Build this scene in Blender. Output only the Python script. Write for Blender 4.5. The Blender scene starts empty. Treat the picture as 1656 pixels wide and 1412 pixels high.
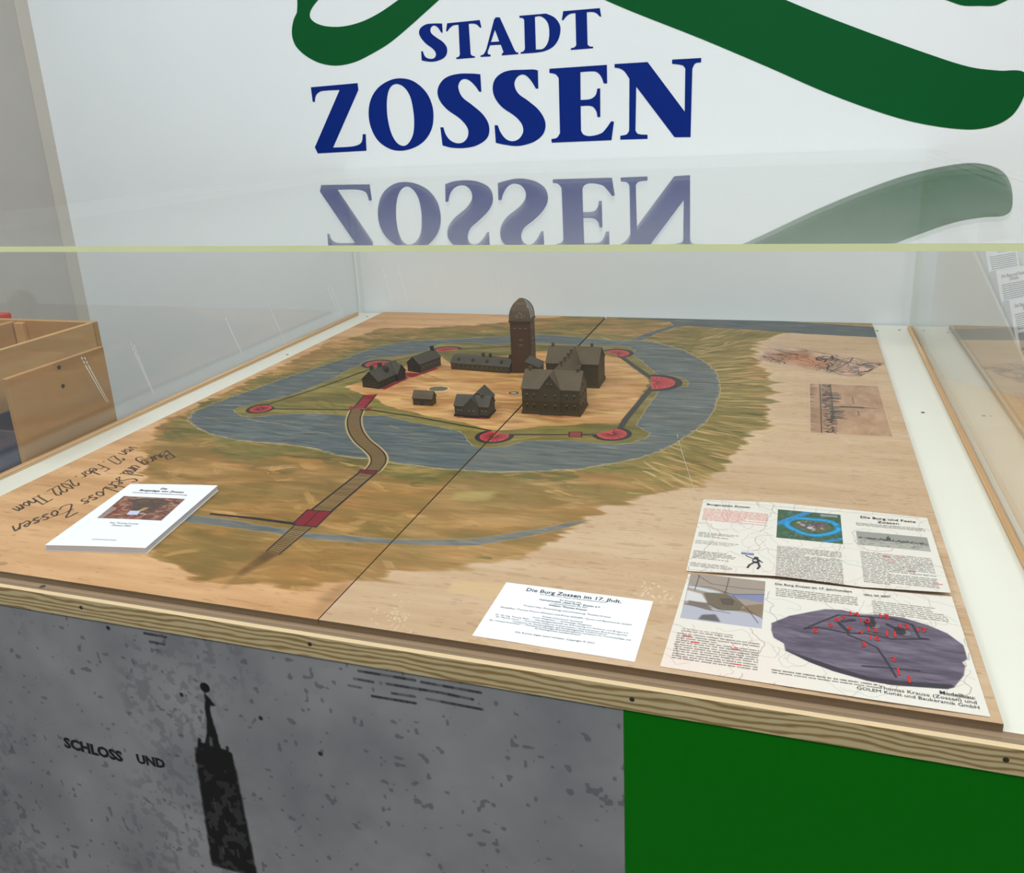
import bpy, bmesh, math, random
import numpy as np
from mathutils import Vector, Matrix
random.seed(7)
rng = np.random.default_rng(11)
S = bpy.context.scene
COL = S.collection
Z0 = 950.0                      # height of the painted boards above the floor, mm

def P(x, y, z):                 # case coordinates in mm -> world metres
    return Vector((x / 1000.0, y / 1000.0, (z + Z0) / 1000.0))

# ------------------------------------------------------------------ camera
cd = bpy.data.cameras.new('camera')
cd.sensor_fit = 'HORIZONTAL'; cd.sensor_width = 36.0
cd.lens = 1370.5 * 36.0 / 1656.0
cd.shift_y = -86.0 / 1656.0
cd.clip_start = 0.02; cd.clip_end = 60
cam = bpy.data.objects.new('camera', cd); COL.objects.link(cam)
r0 = Vector((0.94948531, 0.31020092, -0.04746608))
r1 = Vector((0.04742068, -0.29134758, -0.95544119))
r2 = Vector((-0.31020787, 0.9049265, -0.29134019))
m = Matrix((r0, -r1, -r2)).transposed().to_4x4()
m.translation = P(1202.5, -735.73, 534.57)
cam.matrix_world = m
S.camera = cam

# ------------------------------------------------------------------ world, lights, exposure
w = bpy.data.worlds.new('world'); S.world = w; w.use_nodes = True
w.node_tree.nodes['Background'].inputs[0].default_value = (0.80, 0.88, 1.0, 1)
w.node_tree.nodes['Background'].inputs[1].default_value = 0.25
S.view_settings.view_transform = 'Standard'
S.view_settings.look = 'None'
S.view_settings.gamma = 1.0
S.view_settings.exposure = -0.50
S.view_settings.use_curve_mapping = False

def area(name, loc, size, power, color, rot=(0, 0, 0)):
    l = bpy.data.lights.new(name, 'AREA'); l.shape = 'RECTANGLE'
    l.size, l.size_y = size; l.energy = power; l.color = color
    o = bpy.data.objects.new(name, l); COL.objects.link(o)
    o.location = loc; o.rotation_euler = rot
    return o
COOL = (0.93, 0.97, 1.0)
for i, (x, y) in enumerate(((-700, 250), (1100, 250), (2900, 250), (-700, -1700), (1100, -1700), (2900, -1700))):
    area('ceiling_lamp', P(x, y, 1990), (1.2, 0.6), 31, COOL)

# ------------------------------------------------------------------ materials
def lin(c):
    return tuple(((v / 255.0) / 12.92 if v <= 10.3 else ((v / 255.0 + 0.055) / 1.055) ** 2.4) for v in c)

def new_mat(name):
    m = bpy.data.materials.new(name); m.use_nodes = True
    nt = m.node_tree
    return m, nt, nt.nodes['Principled BSDF']

def mat(name, rgb, rough=0.6, spec=0.3, noise=0.0, scale=40.0, bump=0.0, metal=0.0):
    """plain colour (sRGB 0-255) broken up with a little object-space noise"""
    m, nt, b = new_mat(name)
    b.inputs['Roughness'].default_value = rough
    b.inputs['Specular IOR Level'].default_value = spec
    b.inputs['Metallic'].default_value = metal
    c = lin(rgb)
    tc = nt.nodes.new('ShaderNodeTexCoord')
    n = nt.nodes.new('ShaderNodeTexNoise'); n.inputs['Scale'].default_value = scale
    n.inputs['Detail'].default_value = 4
    nt.links.new(tc.outputs['Object'], n.inputs['Vector'])
    r = nt.nodes.new('ShaderNodeValToRGB')
    r.color_ramp.elements[0].position = 0.3; r.color_ramp.elements[1].position = 0.7
    r.color_ramp.elements[0].color = tuple(v * (1 - noise) for v in c) + (1,)
    r.color_ramp.elements[1].color = tuple(min(1, v * (1 + noise)) for v in c) + (1,)
    nt.links.new(n.outputs['Fac'], r.inputs['Fac'])
    nt.links.new(r.outputs['Color'], b.inputs['Base Color'])
    if bump:
        bp = nt.nodes.new('ShaderNodeBump'); bp.inputs['Strength'].default_value = bump
        bp.inputs['Distance'].default_value = 0.002
        nt.links.new(n.outputs['Fac'], bp.inputs['Height']); nt.links.new(bp.outputs['Normal'], b.inputs['Normal'])
    return m

def wood(name, light, dark, scale=(1, 1, 1), rings=14.0, dist=6.0, rough=0.5, spec=0.3, lo=0.35, hi=0.75):
    """grain: bands of a distorted wave in object space; scale stretches it along the grain"""
    m, nt, b = new_mat(name)
    b.inputs['Roughness'].default_value = rough
    b.inputs['Specular IOR Level'].default_value = spec
    tc = nt.nodes.new('ShaderNodeTexCoord')
    mp = nt.nodes.new('ShaderNodeMapping'); mp.inputs['Scale'].default_value = scale
    nt.links.new(tc.outputs['Object'], mp.inputs['Vector'])
    wv = nt.nodes.new('ShaderNodeTexWave'); wv.bands_direction = 'Z'
    wv.inputs['Scale'].default_value = rings; wv.inputs['Distortion'].default_value = dist
    wv.inputs['Detail'].default_value = 3; wv.inputs['Detail Scale'].default_value = 0.8
    nt.links.new(mp.outputs['Vector'], wv.inputs['Vector'])
    r = nt.nodes.new('ShaderNodeValToRGB')
    r.color_ramp.elements[0].position = lo; r.color_ramp.elements[1].position = hi
    r.color_ramp.elements[0].color = lin(light) + (1,); r.color_ramp.elements[1].color = lin(dark) + (1,)
    nt.links.new(wv.outputs['Fac'], r.inputs['Fac'])
    nt.links.new(r.outputs['Color'], b.inputs['Base Color'])
    return m

def image_mat(name, arr, rough=0.5, spec=0.3, gain=1.0):
    """print or paint: an array painted below becomes the colour of a UV-mapped surface"""
    h, wd = arr.shape[:2]
    im = bpy.data.images.new(name, wd, h)
    px = np.ones((h, wd, 4), np.float32); px[..., :3] = np.clip(arr, 0, 1)
    im.pixels.foreach_set(px.ravel()); im.update(); im.pack()
    m, nt, b = new_mat(name)
    t = nt.nodes.new('ShaderNodeTexImage'); t.image = im; t.extension = 'EXTEND'
    nt.links.new(t.outputs['Color'], b.inputs['Base Color'])
    b.inputs['Roughness'].default_value = rough
    b.inputs['Specular IOR Level'].default_value = spec
    return m

def acrylic(name, tint, haze=0.02):
    """clear sheet: straight-through transmission plus Fresnel mirror on both faces, a trace of dust"""
    m = bpy.data.materials.new(name); m.use_nodes = True
    nt = m.node_tree; nt.nodes.clear()
    out = nt.nodes.new('ShaderNodeOutputMaterial')
    geo = nt.nodes.new('ShaderNodeNewGeometry')
    ior = nt.nodes.new('ShaderNodeMapRange')
    ior.inputs['To Min'].default_value = 1.49; ior.inputs['To Max'].default_value = 1 / 1.49
    nt.links.new(geo.outputs['Backfacing'], ior.inputs['Value'])
    fr = nt.nodes.new('ShaderNodeFresnel'); nt.links.new(ior.outputs['Result'], fr.inputs['IOR'])
    tr = nt.nodes.new('ShaderNodeBsdfTransparent'); tr.inputs['Color'].default_value = tint + (1,)
    gl = nt.nodes.new('ShaderNodeBsdfGlossy'); gl.inputs['Roughness'].default_value = 0.0
    gl.inputs['Color'].default_value = (0.97, 0.98, 0.97, 1)
    mx = nt.nodes.new('ShaderNodeMixShader')
    nt.links.new(fr.outputs['Fac'], mx.inputs['Fac']); nt.links.new(tr.outputs[0], mx.inputs[1]); nt.links.new(gl.outputs[0], mx.inputs[2])
    df = nt.nodes.new('ShaderNodeBsdfDiffuse'); df.inputs['Color'].default_value = (0.8, 0.8, 0.78, 1)
    tc = nt.nodes.new('ShaderNodeTexCoord'); mp = nt.nodes.new('ShaderNodeMapping')
    mp.inputs['Scale'].default_value = (3, 14, 14)
    nz = nt.nodes.new('ShaderNodeTexNoise'); nz.inputs['Scale'].default_value = 1.6; nz.inputs['Detail'].default_value = 5
    nt.links.new(tc.outputs['Object'], mp.inputs['Vector']); nt.links.new(mp.outputs['Vector'], nz.inputs['Vector'])
    hr = nt.nodes.new('ShaderNodeMapRange'); hr.inputs['From Min'].default_value = 0.35; hr.inputs['From Max'].default_value = 0.8
    hr.inputs['To Min'].default_value = haze * 0.4; hr.inputs['To Max'].default_value = haze * 2.2
    nt.links.new(nz.outputs['Fac'], hr.inputs['Value'])
    m2 = nt.nodes.new('ShaderNodeMixShader')
    nt.links.new(hr.outputs['Result'], m2.inputs['Fac']); nt.links.new(mx.outputs[0], m2.inputs[1]); nt.links.new(df.outputs[0], m2.inputs[2])
    nt.links.new(m2.outputs[0], out.inputs['Surface'])
    return m

# ------------------------------------------------------------------ object helpers
BASE = {}
def tag(o, label=None, cat=None, group=None, kind=None):
    if label: o['label'] = label
    if cat: o['category'] = cat
    if group: o['group'] = group
    if kind: o['kind'] = kind
    return o

def thing(name, label, cat, base, group=None):
    o = bpy.data.objects.new(name, None); o.empty_display_size = 0.02
    COL.objects.link(o); o.location = P(*base); BASE[o.name] = Vector(base)
    return tag(o, label, cat, group)

def root_base(parent):
    return BASE[parent.name] if parent else Vector((0, 0, 0))

def obj(name, verts, faces, mats, parent=None, smooth=False, base=None, fm=None, uv=None):
    """one mesh object; verts in case mm; origin at the thing's base"""
    b = root_base(parent) if parent else Vector(base if base else (0, 0, 0))
    me = bpy.data.meshes.new(name)
    me.from_pydata([((v[0] - b.x) / 1000, (v[1] - b.y) / 1000, (v[2] - b.z) / 1000) for v in verts], [], faces)
    for mm in (mats if isinstance(mats, (list, tuple)) else [mats]): me.materials.append(mm)
    if fm is not None: me.polygons.foreach_set('material_index', fm)
    if uv is not None:
        l = me.uv_layers.new(name='UV')
        for lp in me.loops: l.data[lp.index].uv = uv[lp.vertex_index]
    bm = bmesh.new(); bm.from_mesh(me)
    bmesh.ops.recalc_face_normals(bm, faces=bm.faces); bm.to_mesh(me); bm.free()
    me.polygons.foreach_set('use_smooth', [smooth] * len(me.polygons)); me.update()
    o = bpy.data.objects.new(name, me); COL.objects.link(o)
    if parent: o.parent = parent
    else: o.location = P(*b)
    BASE[o.name] = b
    return o

def box_vf(x0, x1, y0, y1, z0, z1):
    v = [(x0, y0, z0), (x1, y0, z0), (x1, y1, z0), (x0, y1, z0), (x0, y0, z1), (x1, y0, z1), (x1, y1, z1), (x0, y1, z1)]
    f = [(0, 3, 2, 1), (4, 5, 6, 7), (0, 1, 5, 4), (1, 2, 6, 5), (2, 3, 7, 6), (3, 0, 4, 7)]
    return v, f

def bev_box(x0, x1, y0, y1, z0, z1, r=0.8):
    """box with bevelled edges (one segment)"""
    bm = bmesh.new()
    v, f = box_vf(x0, x1, y0, y1, z0, z1)
    bv = [bm.verts.new(p) for p in v]
    for q in f: bm.faces.new([bv[i] for i in q])
    bmesh.ops.bevel(bm, geom=bm.edges[:], offset=r, segments=1, affect='EDGES')
    bm.verts.index_update()
    V = [tuple(p.co) for p in bm.verts]; F = [tuple(q.index for q in p.verts) for p in bm.faces]
    bm.free(); return V, F

def box(name, x0, x1, y0, y1, z0, z1, mt, parent=None, r=0.8, base=None):
    v, f = bev_box(x0, x1, y0, y1, z0, z1, r) if r else box_vf(x0, x1, y0, y1, z0, z1)
    return obj(name, v, f, mt, parent, base=base)

class MB:
    """collects several solids into one mesh part"""
    def __init__(s): s.v, s.f = [], []
    def add(s, v, f):
        k = len(s.v); s.v += list(v); s.f += [tuple(i + k for i in q) for q in f]; return s
    def box(s, *a): return s.add(*box_vf(*a))
    def prism(s, poly, h0, h1, fn):
        """closed outline swept between two heights; fn maps (a, b, h) to xyz"""
        n = len(poly)
        v = [fn(a, b, h0) for a, b in poly] + [fn(a, b, h1) for a, b in poly]
        f = [tuple(range(n)), tuple(range(2 * n - 1, n - 1, -1))] + [(i, (i + 1) % n, n + (i + 1) % n, n + i) for i in range(n)]
        return s.add(v, f)
    def tube(s, pts, r, n=6):
        pts = [Vector(p) for p in pts]; k = len(s.v)
        for i, p in enumerate(pts):
            d = (pts[min(i + 1, len(pts) - 1)] - pts[max(i - 1, 0)]).normalized()
            a = d.orthogonal().normalized() if abs(d.z) > 0.9 else d.cross(Vector((0, 0, 1))).normalized()
            b2 = d.cross(a)
            for j in range(n):
                t = 2 * math.pi * j / n
                s.v.append(tuple(p + a * (r * math.cos(t)) + b2 * (r * math.sin(t))))
        for i in range(len(pts) - 1):
            for j in range(n):
                s.f.append((k + i * n + j, k + i * n + (j + 1) % n, k + (i + 1) * n + (j + 1) % n, k + (i + 1) * n + j))
        s.f.append(tuple(k + j for j in range(n))); s.f.append(tuple(k + (len(pts) - 1) * n + j for j in range(n - 1, -1, -1)))
        return s
    def build(s, name, mt, parent=None, smooth=False, base=None): return obj(name, s.v, s.f, mt, parent, smooth, base)

def disc(c, r, h, axis='z', n=14):
    """short cylinder with a domed rim: screw heads, buttons"""
    v, f = [], []
    for k, (rr, hh) in enumerate(((r, 0), (r, h * 0.6), (r * 0.7, h))):
        for j in range(n):
            t = 2 * math.pi * j / n; a, b = rr * math.cos(t), rr * math.sin(t)
            if axis == 'z': v.append((c[0] + a, c[1] + b, c[2] + hh))
            elif axis == '-y': v.append((c[0] + a, c[1] - hh, c[2] + b))
            else: v.append((c[0] + hh, c[1] + a, c[2] + b))
    for k in range(2):
        for j in range(n): f.append((k * n + j, k * n + (j + 1) % n, (k + 1) * n + (j + 1) % n, (k + 1) * n + j))
    f.append(tuple(range(2 * n, 3 * n))); f.append(tuple(range(n - 1, -1, -1)))
    return v, f

def text_mesh(txt, bold=False, offset=None):
    """outline of a line of lettering as flat triangles; returns verts, faces scaled to unit cap height"""
    c = bpy.data.curves.new('lettering', 'FONT'); c.body = txt; c.size = 1.0; c.resolution_u = 2
    c.offset = (0.016 if bold else 0.0) if offset is None else offset
    o = bpy.data.objects.new('lettering', c); COL.objects.link(o)
    bpy.context.view_layer.update()
    me = bpy.data.meshes.new_from_object(o.evaluated_get(bpy.context.evaluated_depsgraph_get()))
    v = [(p.co.x, p.co.y) for p in me.vertices]; f = [tuple(p.vertices) for p in me.polygons]
    bpy.data.objects.remove(o); bpy.data.curves.remove(c); bpy.data.meshes.remove(me)
    if not v: return [], [], 0
    x0 = min(p[0] for p in v); x1 = max(p[0] for p in v)
    return [(p[0] - x0, p[1]) for p in v], f, x1 - x0

DATA={
"moat_outer":[[62,577],[117,539],[174,512],[239,497],[313,496],[367,495],[420,483],[474,465],[505,461],[527,464],[557,459],[652,447],[712,450],[764,452],[824,469],[877,487],[927,518],[967,549],[1000,590],[1020,629],[1039,681],[1062,754],[1070,830],[1068,911],[1074,867],[1067,986],[1052,1072],[1027,1137],[989,1206],[955,1256],[913,1291],[870,1320],[831,1333],[788,1316],[786,1322],[741,1334],[710,1335],[678,1342],[634,1352],[594,1360],[561,1356],[456,1319],[394,1298],[343,1275],[281,1260],[240,1240],[203,1206],[180,1166],[158,1104],[156,1059],[146,1044],[112,939],[92,874],[73,784],[52,716],[46,664],[40,624]],
"island":[[119,648],[118,667],[132,689],[149,717],[174,747],[189,782],[199,828],[214,900],[212,961],[221,1014],[216,1024],[221,1061],[244,1079],[271,1090],[301,1117],[329,1151],[334,1195],[334,1215],[347,1237],[378,1242],[413,1249],[484,1240],[518,1255],[586,1269],[629,1265],[695,1264],[758,1258],[781,1263],[805,1264],[830,1258],[832,1247],[846,1241],[844,1193],[875,1144],[909,1077],[931,1033],[969,1033],[989,1017],[1002,993],[1003,963],[957,937],[949,918],[946,850],[943,787],[941,737],[942,709],[956,693],[973,674],[969,651],[945,621],[929,610],[951,642],[926,611],[868,613],[837,614],[792,606],[762,597],[740,567],[710,551],[684,556],[662,581],[648,606],[615,635],[643,617],[588,637],[524,651],[490,664],[446,679],[409,666],[420,672],[374,664],[297,664],[223,643],[192,622],[162,620]],
"sand":[[265,811],[286,888],[297,880],[320,974],[382,1123],[436,1057],[612,1191],[643,1204],[787,1179],[826,1158],[921,992],[921,943],[917,738],[906,713],[847,702],[743,659],[702,642],[670,646],[608,673],[546,687],[438,730],[365,785],[279,835]],
"green":[[26,533],[18,710],[32,1034],[26,1195],[68,1283],[98,1382],[178,1384],[244,1399],[343,1433],[403,1470],[506,1536],[608,1587],[909,1580],[1232,1480],[1173,1434],[1116,1309],[1136,1138],[1174,1004],[1170,889],[1172,771],[1163,699],[1153,744],[1129,647],[1111,530],[1071,466],[1013,419],[961,360],[926,303],[912,253],[889,199],[809,150],[776,138],[763,127],[703,97],[681,76],[612,44],[558,47],[487,44],[416,78],[333,142],[195,293],[138,377],[72,450]],
"stream":[[347,201],[359,207],[440,204],[496,198],[530,197],[565,192],[697,202],[769,217],[809,229],[843,250],[882,275],[902,290],[923,305],[950,321],[950,316],[926,295],[899,268],[866,244],[816,211],[759,197],[699,190],[637,180],[571,177],[528,181],[461,183],[368,183]],
"river":[[734,1591],[878,1597],[1019,1586],[1154,1584],[1228,1578],[1366,1551],[1401,1539],[1400,1431],[1240,1447],[1128,1470],[1028,1486],[937,1501],[908,1482],[873,1411],[836,1316],[818,1296],[789,1313],[816,1331],[834,1378],[875,1459],[902,1507],[885,1547],[810,1572],[737,1573]],
"river_bank":[[1228,1584],[1399,1587],[1398,1545],[1366,1554]],
"walls":[[[200,674],[363,697]],[[169,698],[211,802],[263,975]],[[386,700],[410,703],[521,680],[687,635]],[[240,906],[265,984]],[[283,1051],[321,1098],[364,1152]],[[402,1182],[473,1206],[526,1228]],[[492,1217],[526,1230],[594,1245],[637,1236]],[[691,1230],[777,1214]],[[726,621],[875,650]]],
"thick_walls":[[[819,1179],[923,1007]],[[933,946],[916,735]],[[917,739],[916,692]]],
"faint_wall":[[988,991],[1069,996],[1118,994],[1166,978]],
"bastions":[[171,669,29.7,[198,681],[164,700]],[259,1024,38.0,[316,1039],[268,980]],[380,1170,39.0,[404,1183],[359,1148]],[806,1198,42.3,[819,1176],[775,1213]],[931,978,59.6,[930,953],[920,1009]],[907,660,35.5,[874,649],[917,694]],[703,608,35.1,[678,633],[732,622]]],
"crimson":[[[346,793],[370,801],[391,699],[367,695]],[[350,718],[356,723],[369,695],[360,701]],[[389,718],[402,720],[404,706],[395,701]],[[360,966],[399,966],[415,1017],[425,1009],[395,929],[378,933]],[[377,932],[371,892],[359,840],[372,835],[382,892],[388,925]],[[592,697],[649,698],[663,704],[662,698],[649,692],[602,692]],[[529,260],[569,261],[572,211],[533,211]],[[534,418],[564,419],[568,402],[537,406]]],
"castle_red":[[716,736],[790,733],[831,739],[831,735],[788,727],[753,732]],
"small_gate":[[830,655],[852,659],[858,635],[836,631]],
"causeway":[[379.6,694.4],[400.2,643.6],[432.2,589.9],[471.6,541.7],[511.7,504.7],[536.1,477.6],[550.2,449.7],[556.0,418.1]],
"plank_l":[[538.3,407.5],[535.5,262.7]],
"plank_r":[[566.6,413.3],[567.6,262.2]],
"plank2_l":[[538.6,210.7],[542.9,132.3]],
"plank2_r":[[565.9,207.0],[565.1,128.2]],
"fade_road":[[543,132],[565,128],[554,76],[548,31],[543,33],[539,82]],
"jetty":[[391,215],[463,216],[532,214]],
"pond":[488,861,21],
"well":[658,860,10],
"smear":[[689,2],[677,40],[684,75],[705,98],[701,54],[698,16],[701,4]],
"patch_cream":[[821,120],[889,127],[884,90],[822,92]],
"patch_green":[[723,366],[787,384],[784,347],[729,341]],
"map_print":[[1159.8,1340.1],[1397.9,1199.0],[1337.2,1076.4],[1127.4,1195.0]],
"castle_print":[[1241.0,1022.6],[1373.3,1025.2],[1374.8,734.0],[1240.2,731.9]],
"hand1":[[136.7,424.8],[125.0,347.2],[149.2,258.2],[142.1,189.0],[115.9,109.4]],
"hand2":[[51.5,430.2],[59.5,321.8],[62.1,225.6],[61.7,158.5]],
"card_lines":[["Die Burg Zossen im 17. Jhdt.",1,[915.4,118.9],[1030.8,118.7]],["Die Burg und Feste Zossen als Rekonstruktionsversuch",0,[934.1,112.2],[1012.5,112.6]],["Ein Projekt des",0,[960.1,105.3],[985.6,105.3]],["Heimatvereins „Alter Krug“ Zossen e.V.",1,[936.6,100.9],[1009.7,101.3]],["in Zusammenarbeit mit dem",0,[951.6,96.3],[995.1,97.1]],["Initiator Thomas Krause",1,[950.8,92.4],[995.5,91.8]],["Projekt-Idee, Entwicklung und Umsetzung: Thomas Krause",0,[922.6,84.3],[1025.1,83.8]],["Modellbau: Thomas Krause (Zossen) und Firma GOLEM - Kunst und Baukeramik GmbH",0,[897.3,74.7],[1050.2,74.6]],["Projekt mitwirkend / beratend",0,[949.9,67.2],[996.2,67.0]],["Ulrich Wiegmann — Archäologie Wiegmann",0,[939.1,63.1],[1008.1,62.4]],["Dr. Dr.-Ing. Thomas Biller — Wartburggesellschaft zur Erforschung von Schlösser und Burgen e.V.",0,[896.9,58.6],[1050.4,58.1]],["Dr. Marcus Cante — Fachreferent Dezernat Inventarisation / Dokumentation Brandenburgisches",0,[898.8,54.4],[1049.4,53.5]],["Landesamt für Denkmalpflege und Archäologisches Landesmuseum",0,[920.6,49.9],[1028.0,50.1]],["Dr. Christof Krauskopf — Mittelalterarchäologie Brandenburgisches Landesamt für Denkmalpflege und",0,[893.9,46.4],[1054.5,46.0]],["Archäologisches Landesmuseum",0,[948.0,42.6],[1000.3,42.3]],["Alle Rechte liegen beim Urheber. Copyright © 2023",0,[929.0,30.5],[1018.0,31.1]]],
"card":[[885.9,129.2],[1065.4,128.4],[1065.3,9.6],[885.1,13.0]],
"booklet":[[194.7,268.3],[345.7,288.5],[387.2,86.3],[235.7,62.9]],
"book_photo":[[225.0,222.4],[330.3,234.3],[345.7,162.9],[242.7,148.7]],
"book_lines":[["Die",1,[264.9,260.2],[276.1,260.9]],["Burganlage von Zossen",1,[234.2,247.7],[311.5,255.9]],["Versuch einer Konstruktionsbeschreibung",0,[228.0,238.0],[324.0,247.9]],["Von Thomas Krause",0,[273.7,139.3],[320.6,145.5]],["Zossen 2021",0,[283.4,133.6],[314.2,137.4]],["SCHÜNOW BEI ZOSSEN",0,[288.8,89.8],[326.3,95.4]]],
"leaf_top":[[1092.3,418.5],[1192.2,429.8],[1288.9,427.9],[1388.8,422.8],[1389.6,226.6],[1294.4,216.7],[1202.5,220.3],[1093.3,207.4]],
"leaf_bot":[[1096.9,200.8],[1190.3,211.8],[1291.7,212.3],[1389.3,217.9],[1390.8,7.6],[1292.2,7.0],[1192.0,7.9],[1091.3,8.9]],
"lf":{"t1":[[1099.0,404.0],[1158.5,406.9]],"t3":[[1304.1,407.6],[1372.9,407.2]],"t3b":[[1324.5,396.4],[1351.2,396.7]],"b2":[[1198.5,201.7],[1283.2,203.5]],"b3":[[1295.4,199.8],[1324.1,203.1]],"red1":[[1097.1,390.4],[1184.0,352.2]],"blk1":[[1097.2,315.3],[1153.4,311.2]],"blk1b":[[1095.9,291.4],[1152.3,283.6]],"blk1c":[[1096.8,262.5],[1154.9,242.4]],"blk1d":[[1096.2,225.7],[1155.7,230.8]],"flag":[[1155.2,274.1],[1170.9,265.4]],"fig":[[1166.3,263.1],[1181.5,232.3]],"pic2":[[1196.7,412.2],[1278.5,319.0]],"txt2":[[1198.1,298.6],[1275.4,230.9]],"txt3a":[[1295.2,387.7],[1381.9,381.7]],"pic3":[[1296.1,367.1],[1381.3,317.9]],"txt3b":[[1297.8,312.1],[1383.4,238.0]],"pic4":[[1097.9,199.9],[1187.2,98.2]],"cap4":[[1098.7,88.5],[1158.7,91.1]],"txt4":[[1098.4,71.7],[1186.8,27.4]],"txt5":[[1198.8,191.1],[1285.5,166.6]],"txt6":[[1295.3,191.1],[1385.7,149.7]],"cap5":[[1199.8,36.5],[1279.1,26.6]],"cap6":[[1336.6,23.7],[1386.7,16.4]]},
"model_pic":[[1196.9,115.5],[1215.6,134.9],[1252.5,157.6],[1270.9,160.5],[1290.3,156.2],[1314.3,160.6],[1336.1,158.6],[1356.7,150.7],[1373.5,139.5],[1385.8,121.0],[1386.0,96.7],[1380.3,89.0],[1382.0,83.3],[1378.1,66.8],[1366.7,45.3],[1359.7,40.6],[1310.6,34.3],[1288.5,35.6],[1258.1,43.3],[1236.3,52.5],[1212.2,66.9],[1210.5,79.7],[1200.0,88.0],[1197.3,101.3]],
"model_edge":[[1212.1,68.2],[1237.8,59.2],[1266.5,49.0],[1292.9,41.4],[1324.4,43.6],[1364.7,48.9],[1366.7,45.3],[1359.7,40.6],[1310.6,34.3],[1288.5,35.6],[1258.1,43.3],[1236.3,52.5]],
"model_lines":[[[1230.8,112.4],[1245.7,119.0],[1274.9,114.9],[1292.4,119.3],[1317.7,114.6],[1353.4,123.6],[1345.2,124.2],[1340.8,148.2],[1321.2,154.9],[1291.5,152.1],[1265.9,148.7],[1241.3,123.6],[1230.8,112.4]],[[1274.8,112.1],[1291.4,102.7],[1302.1,94.7],[1307.7,78.1],[1312.8,59.6],[1315.8,48.5]],[[1286.0,58.9],[1313.1,62.1],[1338.3,63.7]],[[1266.9,132.8],[1275.0,117.8]],[[1315.7,142.0],[1333.1,129.4]],[[1300.4,152.8],[1303.7,136.2]],[[1270.0,136.5],[1282.1,142.4]]],
"model_nums":[["14",[1283.5,156.1]],["15",[1314.1,158.2]],["8",[1264.6,139.5]],["7",[1271.5,145.1]],["9",[1257.8,127.1]],["5",[1241.9,112.4]],["10",[1293.8,145.3]],["6",[1277.2,126.2]],["12",[1300.3,129.1]],["4",[1287.5,120.9]],["11",[1317.9,125.1]],["16",[1301.3,113.3]],["13",[1332.4,143.3]],["17",[1349.5,139.9]],["3",[1289.5,98.7]],["2",[1316.3,79.0]],["1",[1319.0,58.8]],["1",[1327.5,48.4]]],
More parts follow.
